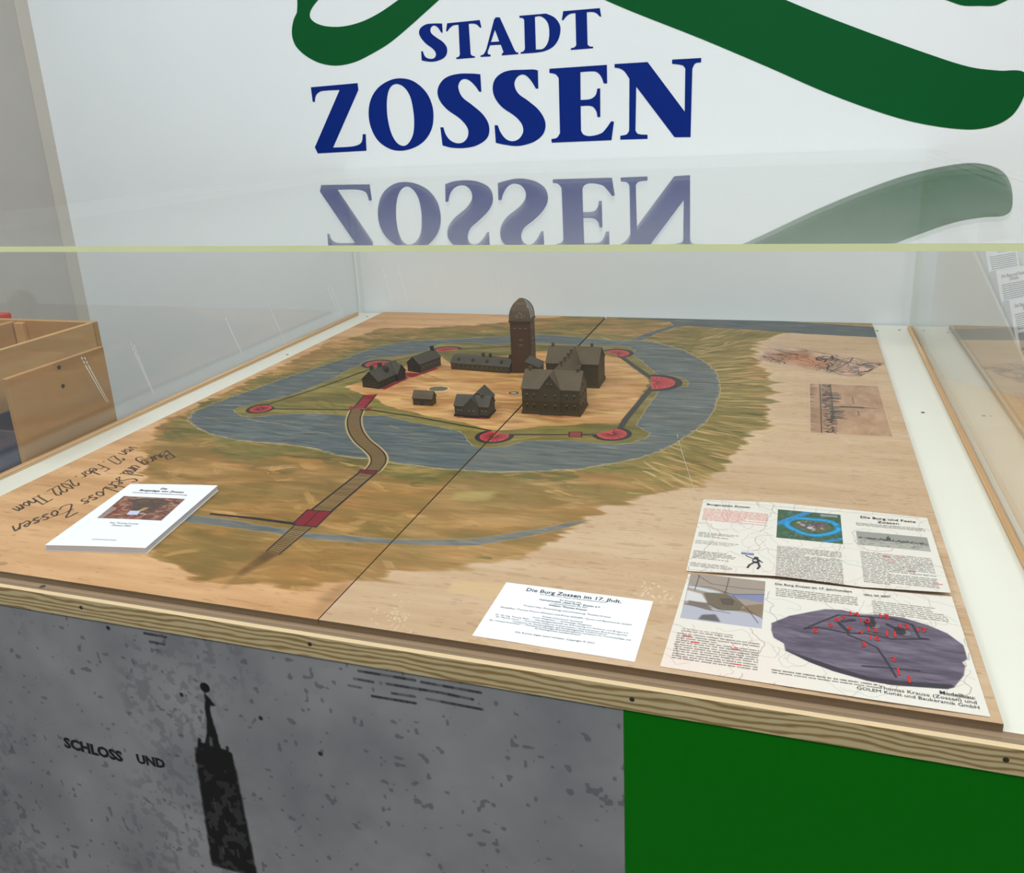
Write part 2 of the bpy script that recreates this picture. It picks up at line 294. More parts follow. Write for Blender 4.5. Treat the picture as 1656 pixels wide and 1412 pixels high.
"logo":{"Z":[[[-185.1,669.6,0],[-30.0,672.2,0],[-29.7,653.0,0],[-132.5,495.1,0],[-71.1,495.7,1],[-45.2,500.2,1],[-33.7,508.8,1],[-28.5,529.2,0],[-19.2,529.2,0],[-21.8,482.2,0],[-186.5,480.4,0],[-193.8,498.5,0],[-90.1,657.1,0],[-149.4,657.3,1],[-165.1,651.7,1],[-173.7,641.5,1],[-177.2,628.4,0],[-184.0,628.8,0]]],"O":[[[108.6,677.0,1],[147.4,666.8,1],[182.3,637.5,1],[199.0,602.3,1],[201.3,567.7,1],[192.2,533.3,1],[167.0,502.6,1],[131.1,484.5,1],[89.8,478.1,1],[53.5,485.6,1],[18.8,510.3,1],[-0.0,548.8,1],[-2.9,588.1,1],[8.1,624.6,1],[33.8,654.6,1],[72.1,673.1,1]],[[96.0,662.7,1],[118.2,651.4,1],[133.8,626.5,1],[139.9,591.5,1],[140.4,556.6,1],[133.6,521.7,1],[118.3,499.2,1],[101.2,491.0,1],[81.6,498.9,1],[65.6,524.5,1],[57.2,564.0,1],[57.0,602.7,1],[63.7,637.3,1],[76.6,657.3,1]]],"S1":[[[350.7,673.0,0],[350.9,627.0,0],[345.3,627.3,0],[333.1,644.1,1],[317.1,659.1,1],[302.2,663.6,1],[289.6,658.4,1],[282.8,642.0,1],[293.2,616.1,1],[320.4,594.3,1],[352.8,565.5,1],[368.1,535.8,1],[362.4,505.2,1],[332.5,485.6,1],[293.4,478.4,1],[250.5,480.7,1],[223.5,488.1,0],[220.7,537.9,0],[229.3,537.6,0],[235.6,517.4,1],[248.1,501.2,1],[267.1,492.4,1],[286.7,493.7,1],[301.1,506.0,1],[305.4,524.9,1],[297.7,542.4,1],[277.9,562.3,1],[246.5,584.4,1],[225.1,609.5,1],[219.2,633.7,1],[228.6,655.2,1],[249.2,670.9,1],[284.1,677.8,1],[325.7,676.2,1]]],"S2":[[[516.8,672.4,0],[516.3,625.9,0],[509.5,626.3,0],[497.7,646.0,1],[483.8,660.8,1],[471.3,664.9,1],[456.4,658.2,1],[448.3,640.7,1],[458.1,617.0,1],[486.4,595.6,1],[516.2,569.2,1],[532.5,538.5,1],[527.8,510.2,1],[505.8,490.8,1],[475.8,480.8,1],[445.9,477.8,1],[412.3,482.6,1],[386.2,488.7,0],[385.1,536.1,0],[394.1,535.7,0],[401.0,517.3,1],[415.1,498.9,1],[431.6,491.4,1],[450.4,494.1,1],[464.0,506.1,1],[468.8,521.2,1],[463.6,538.3,1],[446.1,557.6,1],[410.2,582.9,1],[391.0,607.4,1],[385.0,632.8,1],[391.9,655.6,1],[411.2,670.9,1],[437.3,677.4,1],[473.7,676.7,1],[506.1,675.3,1]]],"E":[[[549.7,674.5,0],[706.8,674.3,0],[706.8,628.1,0],[697.9,628.6,0],[691.3,645.5,1],[679.5,658.0,1],[664.1,660.9,1],[634.7,660.8,0],[633.6,590.1,0],[660.9,591.2,1],[675.0,600.1,1],[680.5,616.8,0],[687.7,616.4,0],[686.8,543.8,0],[679.2,544.1,0],[676.0,559.6,1],[664.0,572.6,1],[633.3,574.8,0],[632.8,510.7,0],[639.6,500.5,1],[657.2,495.7,1],[688.9,501.7,1],[703.0,514.2,1],[716.4,531.3,0],[724.0,530.3,0],[716.5,482.7,0],[549.3,482.7,0],[548.6,492.2,0],[564.3,495.2,1],[573.7,506.6,0],[574.7,649.4,0],[566.2,659.6,1],[549.3,664.2,0]]],"N":[[[727.5,674.8,0],[814.4,674.1,0],[911.1,546.3,0],[911.4,652.1,0],[904.2,660.2,1],[877.6,665.9,0],[877.6,675.8,0],[951.1,674.8,0],[950.9,664.5,0],[936.3,662.7,1],[929.1,651.0,0],[926.9,482.0,0],[885.3,483.4,0],[784.3,615.6,0],[781.7,504.3,0],[788.8,495.8,1],[813.9,492.5,0],[813.9,482.1,0],[740.7,483.1,0],[740.8,492.9,0],[758.1,496.1,1],[765.0,505.0,0],[766.6,636.2,0],[752.6,655.9,1],[739.2,663.7,1],[727.4,666.0,0]]],"s":[[[246.8,811.2,0],[246.7,787.8,0],[242.9,788.1,0],[233.9,801.9,1],[222.2,808.1,1],[212.4,802.9,1],[211.4,791.1,1],[225.1,778.1,1],[246.5,763.0,1],[256.7,745.8,1],[250.7,726.6,1],[228.9,716.9,1],[204.1,715.2,1],[178.0,720.3,0],[178.3,744.3,0],[182.9,744.0,0],[189.4,729.3,1],[203.0,722.9,1],[217.2,724.3,1],[222.6,734.6,1],[215.6,747.2,1],[192.4,765.4,1],[176.7,787.7,1],[179.7,802.4,1],[198.1,812.4,1],[222.6,813.1,1]]],"t1":[[[262.2,810.6,0],[357.5,811.3,0],[361.3,792.1,0],[357.3,792.4,0],[348.4,800.7,1],[338.5,804.1,1],[325.0,804.5,0],[325.6,726.0,0],[331.5,721.8,1],[338.2,720.1,0],[338.0,717.1,0],[283.0,716.9,0],[282.6,720.9,0],[290.3,722.4,1],[294.1,728.2,0],[295.4,804.5,0],[278.9,803.7,1],[268.1,797.2,1],[261.4,790.3,0],[257.3,790.6,0]]],"a":[[[399.1,808.9,0],[404.3,814.3,0],[415.2,813.4,0],[452.8,729.1,0],[457.5,722.9,1],[464.0,721.0,0],[463.1,717.5,0],[416.3,717.5,0],[416.5,721.0,0],[421.7,725.4,0],[414.8,745.0,0],[383.7,745.7,0],[375.0,728.6,0],[376.7,723.1,0],[384.0,721.2,0],[383.1,717.1,0],[354.4,717.8,0],[354.6,721.1,0],[363.9,724.0,1],[372.0,734.7,0]],[[400.0,784.1,0],[410.9,753.2,0],[386.5,753.5,0]]],"d":[[[470.9,812.7,0],[545.6,812.3,0],[567.5,801.2,1],[581.2,783.1,1],[582.8,765.9,1],[575.1,743.6,1],[558.6,727.5,1],[529.2,718.8,1],[470.4,717.9,0],[469.9,720.9,0],[478.9,723.8,1],[483.1,729.9,0],[484.1,802.2,0],[479.4,806.8,1],[471.4,808.1,0]],[[514.0,806.9,0],[529.5,807.1,1],[543.5,797.5,1],[551.0,784.1,1],[552.4,762.5,1],[547.8,741.3,1],[534.4,726.3,1],[513.3,725.5,0]]],"t2":[[[592.3,814.2,0],[690.3,813.6,0],[693.6,793.1,0],[690.0,793.4,0],[681.5,801.9,1],[670.8,806.1,1],[655.4,806.8,0],[655.8,727.8,0],[661.4,723.1,1],[670.7,721.6,0],[670.0,717.9,0],[610.3,717.8,0],[610.4,721.8,0],[620.5,723.7,1],[625.4,728.5,0],[625.3,807.3,0],[610.2,806.2,1],[599.1,800.1,1],[591.9,792.5,0],[587.8,792.8,0]]],"rib1":[[[-192.3,946.9,1],[-199.1,897.4,1],[-203.8,875.7,0],[-217.9,855.9,1],[-227.4,827.8,1],[-226.9,803.9,1],[-216.9,781.9,1],[-187.7,755.9,1],[-145.1,734.3,1],[-91.7,724.2,1],[-34.0,729.7,1],[17.8,745.9,1],[81.9,772.4,1],[145.6,809.6,1],[208.1,849.5,1],[292.7,903.3,1],[502.5,1034.0,0],[373.3,1025.1,0],[190.5,917.3,1],[100.8,872.1,1],[50.3,849.9,1],[-3.6,833.9,1],[-60.3,827.2,1],[-110.3,831.4,1],[-144.0,842.3,1],[-161.3,856.7,1],[-162.1,869.7,1],[-154.7,882.0,1],[-143.7,892.7,1],[-100.9,931.1,1],[-105.7,966.8,1],[-148.2,978.4,1]]],"rib2":[[[425.9,996.0,0],[540.4,918.6,1],[726.5,820.9,1],[952.0,719.5,1],[1114.3,643.0,1],[1260.5,572.0,1],[1390.9,518.1,1],[1477.3,490.5,1],[1577.5,472.7,1],[1630.6,477.8,1],[1665.5,496.1,1],[1683.4,523.4,1],[1692.2,559.1,1],[1690.6,586.8,1],[1674.9,598.7,1],[1633.3,601.3,1],[1569.1,613.7,1],[1480.3,647.5,1],[1337.8,708.1,1],[1179.5,779.9,1],[942.7,897.6,1],[612.7,1063.6,0],[443.0,1053.6,0]]],"rib3":[[[1450.1,811.1,1],[1529.2,753.2,1],[1576.9,745.0,1],[1617.9,745.8,1],[1673.4,790.7,1],[1566.5,847.4,1]]]},
"spire":[[534.1,-112.4],[537.0,-113.0],[535.5,-121.3],[539.4,-125.1],[548.1,-134.9],[542.1,-136.1],[538.9,-134.4],[538.2,-144.9],[538.8,-161.1],[541.8,-176.9],[543.5,-200.2],[551.8,-199.6],[552.9,-193.4],[556.3,-193.9],[556.0,-202.2],[559.5,-202.7],[560.6,-216.7],[500.6,-230.3],[506.9,-205.8],[512.2,-190.3],[516.2,-190.6],[514.5,-196.9],[520.5,-196.8],[527.1,-177.6],[530.2,-160.5],[530.1,-144.2],[533.9,-127.3],[534.0,-117.0]],
"spire_top":[536.3,-110.4,5.5],
"spire_holes":[[[529.9,-184.1],[533.2,-185.8],[531.9,-199.1],[527.2,-199.0]],[[513.9,-206.7],[516.4,-206.1],[513.3,-216.5],[510.8,-217.0]]],
"p_word1":[[279.9,-246.1],[379.4,-248.7]],
"p_word2":[[403.3,-245.9],[449.2,-244.4]],
"p_dashes":[[[458.3,-45.7],[491.1,-45.9]],[[464.5,-56.7],[486.4,-57.1]],[[755.7,-47.2],[826.4,-46.9]],[[833.1,-47.8],[902.9,-48.4]],[[748.7,-58.8],[772.8,-58.9]],[[789.7,-58.0],[851.1,-57.5]],[[852.5,-57.3],[893.2,-58.9]],[[740.3,-69.4],[756.1,-69.5]],[[795.5,-69.5],[823.1,-68.7]],[[838.1,-68.7],[903.5,-69.8]],[[769.4,-78.2],[823.7,-77.4]]],
"p_split":1058.0,
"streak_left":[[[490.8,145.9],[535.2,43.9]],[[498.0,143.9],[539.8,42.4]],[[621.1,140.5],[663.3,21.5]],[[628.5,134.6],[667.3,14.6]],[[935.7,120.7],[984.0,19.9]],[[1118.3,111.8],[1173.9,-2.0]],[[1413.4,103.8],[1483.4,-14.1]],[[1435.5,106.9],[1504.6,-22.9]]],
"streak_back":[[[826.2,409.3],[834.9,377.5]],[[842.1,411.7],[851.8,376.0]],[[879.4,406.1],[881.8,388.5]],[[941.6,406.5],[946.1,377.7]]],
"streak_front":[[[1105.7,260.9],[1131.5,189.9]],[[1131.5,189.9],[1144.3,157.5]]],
}

# ------------------------------------------------------------------ 2-D painting toolkit (numpy)
def C3(*c): return np.array(c, np.float32) / 255.0

def noise2(h, w_, sx, sy):
    """smooth value noise with cells of sx * sy pixels, 0..1"""
    gh, gw = int(h / sy) + 3, int(w_ / sx) + 3
    g = rng.random((gh, gw)).astype(np.float32)
    y = np.arange(h, dtype=np.float32) / sy; x = np.arange(w_, dtype=np.float32) / sx
    yi = y.astype(int); xi = x.astype(int); fy = y - yi; fx = x - xi
    fy = (fy * fy * (3 - 2 * fy))[:, None]; fx = (fx * fx * (3 - 2 * fx))[None]
    top = g[yi][:, xi] * (1 - fx) + g[yi][:, xi + 1] * fx
    bot = g[yi + 1][:, xi] * (1 - fx) + g[yi + 1][:, xi + 1] * fx
    return top * (1 - fy) + bot * fy

def fbm(h, w_, sx, sy, oct=3):
    a = np.zeros((h, w_), np.float32); t = 0; k = 1.0
    for i in range(oct):
        a += k * noise2(h, w_, max(2, sx / 2 ** i), max(2, sy / 2 ** i)); t += k; k *= 0.55
    a /= t
    return np.clip((a - 0.5) * 1.7 + 0.5, 0, 1)

def blur(a, r):
    r = int(max(1, r))
    for ax in (0, 1):
        for _ in range(2):
            p = np.pad(a, [(r + 1, r) if i == ax else (0, 0) for i in range(2)], mode='edge')
            c = np.cumsum(p, axis=ax, dtype=np.float64)
            n = a.shape[ax]
            hi = np.take(c, np.arange(2 * r + 1, 2 * r + 1 + n), axis=ax); lo = np.take(c, np.arange(0, n), axis=ax)
            a = ((hi - lo) / (2 * r + 1)).astype(np.float32)
    return a

class Canvas:
    def __init__(s, wmm, hmm, res, colour):
        s.res = res; s.w = int(round(wmm / res)); s.h = int(round(hmm / res))
        s.a = np.empty((s.h, s.w, 3), np.float32); s.a[:] = C3(*colour)
    def mask(s, poly):
        m = np.zeros((s.h, s.w), np.float32)
        p = [(x / s.res - 0.5, y / s.res - 0.5) for x, y in poly]
        ys = [q[1] for q in p]
        for r in range(max(0, math.ceil(min(ys))), min(s.h - 1, math.floor(max(ys))) + 1):
            xs = []
            for i in range(len(p)):
                (xa, ya), (xb, yb) = p[i], p[(i + 1) % len(p)]
                if (ya <= r) != (yb <= r): xs.append(xa + (r - ya) / (yb - ya) * (xb - xa))
            xs.sort()
            for i in range(0, len(xs) - 1, 2):
                a, b = max(0, math.ceil(xs[i])), min(s.w, math.floor(xs[i + 1]) + 1)
                if b > a: m[r, a:b] = 1
        return m
    def put(s, m, col):
        col = np.asarray(col, np.float32)
        s.a += m[..., None] * (col - s.a)
    def win(s, x0, x1, y0, y1):
        return max(0, int(x0 / s.res) - 2), min(s.w, int(x1 / s.res) + 3), max(0, int(y0 / s.res) - 2), min(s.h, int(y1 / s.res) + 3)
    def line(s, pts, wd, col, alpha=1.0, wd1=None, rough=0.0):
        wd1 = wd if wd1 is None else wd1; n = len(pts) - 1
        for i in range(n):
            (xa, ya), (xb, yb) = pts[i][:2], pts[i + 1][:2]
            wa = wd + (wd1 - wd) * i / n; wb = wd + (wd1 - wd) * (i + 1) / n; ww = max(wa, wb)
            x0, x1, y0, y1 = s.win(min(xa, xb) - ww, max(xa, xb) + ww, min(ya, yb) - ww, max(ya, yb) + ww)
            if x1 <= x0 or y1 <= y0: continue
            X = (np.arange(x0, x1) + 0.5)[None] * s.res; Y = (np.arange(y0, y1) + 0.5)[:, None] * s.res
            dx, dy = xb - xa, yb - ya; L = dx * dx + dy * dy + 1e-9
            t = np.clip(((X - xa) * dx + (Y - ya) * dy) / L, 0, 1)
            d = np.hypot(X - xa - t * dx, Y - ya - t * dy)
            m = np.clip(((wa + (wb - wa) * t) / 2 - d) / s.res + 0.5, 0, 1) * alpha
            if rough: m = m * (1 - rough * rng.random(m.shape))
            q = s.a[y0:y1, x0:x1]; q += m[..., None].astype(np.float32) * (np.asarray(col, np.float32) - q)
    def disc(s, cx, cy, r, col, alpha=1.0, clip=None, ry=None):
        ry = ry or r
        x0, x1, y0, y1 = s.win(cx - r, cx + r, cy - ry, cy + ry)
        if x1 <= x0 or y1 <= y0: return
        X = (np.arange(x0, x1) + 0.5)[None] * s.res; Y = (np.arange(y0, y1) + 0.5)[:, None] * s.res
        d = np.hypot((X - cx), (Y - cy) * r / ry)
        m = np.clip((r - d) / s.res + 0.5, 0, 1) * alpha
        if clip:
            (ax, ay), (bx, by) = clip
            m = m * (((bx - ax) * (Y - ay) - (by - ay) * (X - ax)) < 0)
        q = s.a[y0:y1, x0:x1]; q += m[..., None].astype(np.float32) * (np.asarray(col, np.float32) - q)
    def rect(s, x0, x1, y0, y1, col, alpha=1.0):
        a, b, c, d = max(0, int(x0 / s.res)), min(s.w, int(x1 / s.res)), max(0, int(y0 / s.res)), min(s.h, int(y1 / s.res))
        q = s.a[c:d, a:b]; q += alpha * (np.asarray(col, np.float32) - q)
    def strokes(s, m, n, cols, length, width, ang=0.0, spread=0.3, alpha=0.6, angfn=None):
        """bristly brush marks whose middle lies inside mask m"""
        ys, xs = np.nonzero(m > 0.5)
        if len(ys) == 0: return
        pick = rng.integers(0, len(ys), n)
        for k in pick:
            cx, cy = xs[k] + 0.5, ys[k] + 0.5
            L = length * (0.5 + rng.random()) / s.res / 2; Wd = width * (0.5 + rng.random()) / s.res / 2
            a = (angfn(cx * s.res, cy * s.res) if angfn else ang) + rng.normal() * spread
            ca, sa = math.cos(a), math.sin(a)
            bx = abs(L * ca) + abs(Wd * sa) + 1; by = abs(L * sa) + abs(Wd * ca) + 1
            x0, x1, y0, y1 = max(0, int(cx - bx)), min(s.w, int(cx + bx) + 1), max(0, int(cy - by)), min(s.h, int(cy + by) + 1)
            if x1 <= x0 or y1 <= y0: continue
            X = np.arange(x0, x1)[None] + 0.5 - cx; Y = np.arange(y0, y1)[:, None] + 0.5 - cy
            u = (X * ca + Y * sa) / L; v = (-X * sa + Y * ca) / Wd
            v = v + 0.35 * u * u * rng.normal()
            nb = 9; br = rng.random(nb).astype(np.float32)
            vi = np.clip((v + 1) * 0.5 * (nb - 1), 0, nb - 1.001); v0 = vi.astype(int)
            b = br[v0] * (1 - (vi - v0)) + br[np.minimum(v0 + 1, nb - 1)] * (vi - v0)
            e = np.clip((1 - np.abs(v)) * 3, 0, 1) * np.clip((1 - np.abs(u) + (b - 0.5) * 0.7) * 2.2, 0, 1)
            al = e * np.clip(0.25 + b, 0, 1) * alpha * m[y0:y1, x0:x1]
            col = cols[rng.integers(0, len(cols))] * (0.94 + 0.12 * rng.random())
            q = s.a[y0:y1, x0:x1]; q += al[..., None].astype(np.float32) * (col - q)
    def greek(s, x0, x1, y0, y1, pitch, col, alpha=0.75, xh=0.45, skew=0.0, ragged=0.0, seed=0):
        """body text too small to read: rows of word-sized grey flecks"""
        r2 = np.random.default_rng(seed)
        y = y1 - pitch * 0.6
        while y > y0:
            x = x0; xe = x1 - (r2.random() * ragged * (x1 - x0))
            if r2.random() < 0.08: xe = x0 + (x1 - x0) * (0.3 + 0.5 * r2.random())
            while x < xe:
                wl = pitch * (0.7 + 2.6 * r2.random())
                wl = min(wl, xe - x)
                a, b = int(x / s.res), max(int(x / s.res) + 1, int((x + wl) / s.res))
                yy = y + skew * (x - x0)
                c, d = int(yy / s.res), max(int(yy / s.res) + 1, int(round((yy + pitch * xh) / s.res)))
                a, b, c, d = max(0, a), min(s.w, b), max(0, c), min(s.h, d)
                if b > a and d > c:
                    al = alpha * (0.35 + 0.65 * r2.random((1, b - a, 1))).astype(np.float32)
                    q = s.a[c:d, a:b]; q += al * (np.asarray(col, np.float32) - q)
                x += wl + pitch * 0.3
            y -= pitch

# ------------------------------------------------------------------ the painting on the two boards
BW, BD = 1400.0, 1583.0
def paint_board():
    cv = Canvas(BW, BD, 0.85, (205, 160, 112)); h, w_ = cv.h, cv.w
    X = np.arange(w_)[None] * cv.res; Y = np.arange(h)[:, None] * cv.res
    right = (X > 700)[..., None] & np.ones((h, w_, 1), bool)
    # bare wood: orange-tan varnished left half, paler birch right half with contour-like grain
    g1 = fbm(h, w_, 240, 40, 4); g2 = fbm(h, w_, 90, 8, 3)
    left_w = C3(203, 158, 112) + (g1[..., None] - 0.5) * C3(26, 28, 28) + (g2[..., None] - 0.5) * C3(8, 8, 8)
    g3 = fbm(h, w_, 330, 70, 4); ring = np.abs(((g3 * 17) % 1.0) - 0.5) * 2
    right_w = C3(201, 169, 135) + (g2[..., None] - 0.5) * C3(7, 8, 9) + (g1[..., None] - 0.5) * C3(16, 20, 24)
    right_w -= (np.clip(1 - ring * 7, 0, 1) * (0.1 + 0.9 * fbm(h, w_, 160, 120, 2)))[..., None] * C3(24, 26, 27)
    cv.a = np.where(right, right_w, left_w).astype(np.float32)
    fl = fbm(h, w_, 26, 3, 2)                                  # dark flecks in the veneer
    cv.put((fl > 0.96) * 0.25, C3(120, 85, 55))
    green = blur(cv.mask(DATA['green']), 16)
    gn = fbm(h, w_, 70, 16, 3)
    cream = np.clip((blur(cv.mask(DATA['green']), 50) + (gn - 0.5) * 0.7 - 0.14) * 3.0, 0, 1) * 0.6 * np.clip((X - 700) / 250, 0, 1) * np.clip((Y - 500) / 200, 0, 1)
    cv.put(cream, C3(222, 192, 148))
    gm = np.clip((green + (gn - 0.5) * 0.8 - 0.5) * 3 + 0.5, 0, 1)
    moat_m = cv.mask(DATA['moat_outer'])
    near = blur(moat_m, 55) + blur(moat_m, 110)
    t = np.clip((near - 0.30) * 2.0 + 0.9 * np.clip((X - 900) / 150, 0, 1) * np.clip((Y - 420) / 150, 0, 1) + 0.8 * np.clip((Y - 1180) / 120, 0, 1) + (fbm(h, w_, 110, 45, 3) - 0.42) * 1.9, 0, 1)[..., None]
    base = C3(160, 112, 56) * (1 - t) + C3(106, 95, 42) * t
    n3 = fbm(h, w_, 120, 34, 4)[..., None]
    base = base + (n3 - 0.5) * C3(60, 56, 40)
    patch = np.clip((fbm(h, w_, 120, 36, 4) - 0.62) * 6, 0, 1)[..., None] * 0.75 * (1 - 0.6 * t)
    base = base * (1 - patch) + C3(206, 160, 100) * patch
    cv.put(gm * 0.93, base)
    cx, cy = 560.0, 860.0
    def radial(x, y):
        a = math.atan2(y - cy, x - cx)
        return a if x > 1000 else 0.0
    olives = [C3(92, 88, 36), C3(112, 102, 46), C3(82, 82, 32), C3(130, 110, 52)]
    ochres = [C3(168, 122, 64), C3(146, 104, 50), C3(132, 98, 46), C3(204, 160, 104), C3(118, 98, 46), C3(124, 102, 48)]
    tm = t[..., 0]
    cv.strokes(gm * (tm > 0.5), 2600, olives, 70, 11, spread=0.35, alpha=0.5, angfn=radial)
    cv.strokes(gm * (tm <= 0.5), 1500, ochres, 95, 24, spread=0.16, alpha=0.34)
    dk_p = np.clip((fbm(h, w_, 190, 60, 4) - 0.55) * 5, 0, 1) * gm * (tm < 0.75)
    cv.put(dk_p * 0.45, C3(104, 88, 38))
    for a_ in (0.5, -0.7): cv.strokes(gm * (tm <= 0.5) * (gn > 0.5), 50, [C3(210, 164, 106), C3(120, 92, 44)], 60, 18, ang=a_, spread=0.3, alpha=0.45)
    cv.strokes(gm * (tm > 0.5), 800, [C3(206, 166, 104), C3(190, 150, 84), C3(170, 126, 66)], 46, 6, spread=0.3, alpha=0.6, angfn=radial)
    cv.strokes(gm * (X > 960), 350, [C3(120, 108, 50), C3(134, 112, 54)], 95, 12, spread=0.1, alpha=0.6, angfn=radial)
    cv.strokes(gm * (X > 980), 260, [C3(212, 178, 124), C3(196, 156, 96)], 60, 5, spread=0.1, alpha=0.7, angfn=radial)
    cv.put(blur(cv.mask(DATA['patch_green']), 5) * 0.55, C3(176, 168, 96))
    cv.put(blur(cv.mask(DATA['patch_cream']), 3) * 0.6, C3(218, 184, 136))
    sm = blur(cv.mask(DATA['smear']), 12)
    cv.put(np.clip(sm * 1.3 - 0.2 + (gn - 0.5) * 0.5, 0, 1) * 0.5 * (X < 700), C3(112, 82, 52))
    # river, moat, stream
    wn = fbm(h, w_, 60, 8, 3); edge = fbm(h, w_, 14, 8, 3)
    blues = [C3(84, 92, 93), C3(72, 85, 90), C3(96, 100, 94), C3(64, 81, 90), C3(104, 104, 90)]
    streak = [C3(160, 146, 112), C3(178, 158, 116), C3(136, 130, 108)]
    def water(mask, deep, n, length=60, rim=0.6, ang=0.0):
        b = blur(mask, 4) + (edge - 0.5) * 0.35
        cv.put(np.clip((b - 0.22) * 5, 0, 1) * rim, C3(200, 170, 118))
        mm = np.clip((b - 0.5) * 6 + 0.5, 0, 1)
        col = deep + (wn[..., None] - 0.5) * C3(34, 34, 30)
        cv.put(mm, col)
        cv.strokes(mm, n, blues, length, 9, ang=ang, spread=0.25, alpha=0.42)
        cv.strokes(mm, n // 4, streak, length * 0.8, 3.2, ang=ang, spread=0.12, alpha=0.65)
        return mm
    water(cv.mask(DATA['river']), C3(66, 80, 88), 220, 70, 0.3)
    cv.put(blur(cv.mask(DATA['river_bank']), 3) * 0.9, C3(150, 118, 64))
    band = blur(moat_m, 16); band = np.clip((band - 0.12) * 3, 0, 1) * np.clip((Y - 1050) / 80, 0, 1) * np.clip((720 - X) / 120, 0, 1)
    cv.put(band * 0.6, C3(84, 92, 66))
    water(moat_m, C3(86, 95, 96), 1400, 60, 0.8)
    inner = np.clip(blur(moat_m, 14) * 1.6 - 0.2, 0, 1)
    cv.strokes(moat_m * (inner < 0.85), 420, streak + [C3(190, 162, 110)], 34, 4, spread=0.3, alpha=0.6)
    water(cv.mask(DATA['stream']), C3(112, 113, 108), 30, 50, 0.35)
    # island
    isl = cv.mask(DATA['island'])
    ib = blur(isl, 4) + (edge - 0.5) * 0.35
    cv.put(np.clip((ib - 0.25) * 5, 0, 1) * 0.75, C3(204, 178, 124))
    im = np.clip((ib - 0.5) * 6 + 0.5, 0, 1)
    cv.put(im, C3(116, 104, 48) + (n3 - 0.5) * C3(50, 46, 34))
    cv.strokes(im, 700, olives + [C3(160, 134, 74)], 45, 8, spread=0.4, alpha=0.55)
    sb = blur(cv.mask(DATA['sand']), 10) + (gn - 0.5) * 0.5
    sm2 = np.clip((sb - 0.5) * 5 + 0.5, 0, 1)
    cv.put(sm2, C3(198, 148, 88) + (n3 - 0.5) * C3(60, 70, 70))
    cv.strokes(sm2, 900, [C3(214, 168, 108), C3(190, 136, 76), C3(222, 182, 124), C3(164, 110, 54), C3(196, 134, 90), C3(150, 112, 60)], 70, 15, spread=0.2, alpha=0.5)
    # pond and well
    x, y, r = DATA['pond']
    for dx, rr in ((-9, 13), (8, 13), (0, 15)): cv.disc(x + dx, y, rr + 3, C3(226, 190, 128), 0.6, ry=(rr + 3) * 1.2)
    for dx, rr in ((-9, 12), (8, 12), (0, 14)): cv.disc(x + dx, y, rr, C3(92, 92, 74), 1, ry=rr * 1.15)
    x, y, r = DATA['well']
    cv.disc(x, y, r, C3(52, 46, 34)); cv.disc(x, y, r * 0.66, C3(150, 156, 138))
    # crimson footprints and gates
    red, dk = C3(142, 30, 44), C3(30, 24, 26)
    for i, q in enumerate(DATA['crimson']):
        mq = blur(cv.mask(q), 1); cv.put(mq * 0.95, red + (g2[..., None] - 0.5) * C3(50, 20, 24))
    cv.put(blur(cv.mask(DATA['castle_red']), 1) * 0.8, C3(150, 50, 30))
    g = DATA['crimson'][0]; cv.line(g[0:1] + g[3:4], 3, dk); cv.line(g[1:3], 3, dk)
    for k in range(12):
        a = k / 11.0
        cv.line([(g[0][0] + (g[3][0] - g[0][0]) * a, g[0][1] + (g[3][1] - g[0][1]) * a), (g[1][0] + (g[2][0] - g[1][0]) * a, g[1][1] + (g[2][1] - g[1][1]) * a)], 1.6, C3(86, 16, 30), 0.8)
    # causeway
    road, tick = C3(116, 92, 54), C3(52, 40, 24)
    def smoothed(pts, n=8):
        out = []
        p = [pts[0]] + list(pts) + [pts[-1]]
        for i in range(1, len(p) - 2):
            for k in range(n):
                u = k / n
                out.append(tuple(0.5 * (2 * p[i][j] + (p[i + 1][j] - p[i - 1][j]) * u + (2 * p[i - 1][j] - 5 * p[i][j] + 4 * p[i + 1][j] - p[i + 2][j]) * u * u + (3 * p[i][j] - p[i - 1][j] - 3 * p[i + 1][j] + p[i + 2][j]) * u ** 3) for j in (0, 1)))
        out.append(tuple(pts[-1])); return out
    cw = smoothed(DATA['causeway'], 10)
    cv.line(cw, 34, C3(190, 160, 104), 0.5); cv.line(cw, 27, dk); cv.line(cw, 22, road)
    acc = 0
    for i in range(len(cw) - 1):
        (xa, ya), (xb, yb) = cw[i], cw[i + 1]; L = math.hypot(xb - xa, yb - ya); acc += L
        if acc > 6.5:
            acc = 0; nx, ny = -(yb - ya) / L, (xb - xa) / L
            cv.line([(xa - nx * 10, ya - ny * 10), (xa + nx * 10, ya + ny * 10)], 1.6, tick, 0.85)
    def planks(a, b, side=4.0, ticks=26, pitch_col=C3(150, 118, 70)):
        q = [a[0], a[1], b[1], b[0]]
        cv.put(blur(cv.mask(q), 1) * 0.9, C3(132, 104, 60) + (g2[..., None] - 0.5) * C3(30, 30, 24))
        for k in range(ticks):
            u = (k + 0.5) / ticks
            pa = [a[0][j] + (a[1][j] - a[0][j]) * u for j in (0, 1)]; pb = [b[0][j] + (b[1][j] - b[0][j]) * u for j in (0, 1)]
            cv.line([[pa[j] + (pb[j] - pa[j]) * 0.15 for j in (0, 1)], [pa[j] + (pb[j] - pa[j]) * 0.85 for j in (0, 1)]], 1.7, tick, 0.85)
        cv.line(a, side, dk); cv.line(b, side, dk)
    planks(DATA['plank_l'], DATA['plank_r']); planks(DATA['plank2_l'], DATA['plank2_r'], 2.5, 16)
    fr = blur(cv.mask(DATA['fade_road']), 3)
    cv.put(fr * (0.5 + 0.5 * fbm(h, w_, 20, 14, 2)) * np.clip((Y - 20) / 90, 0.35, 1), C3(92, 62, 32))
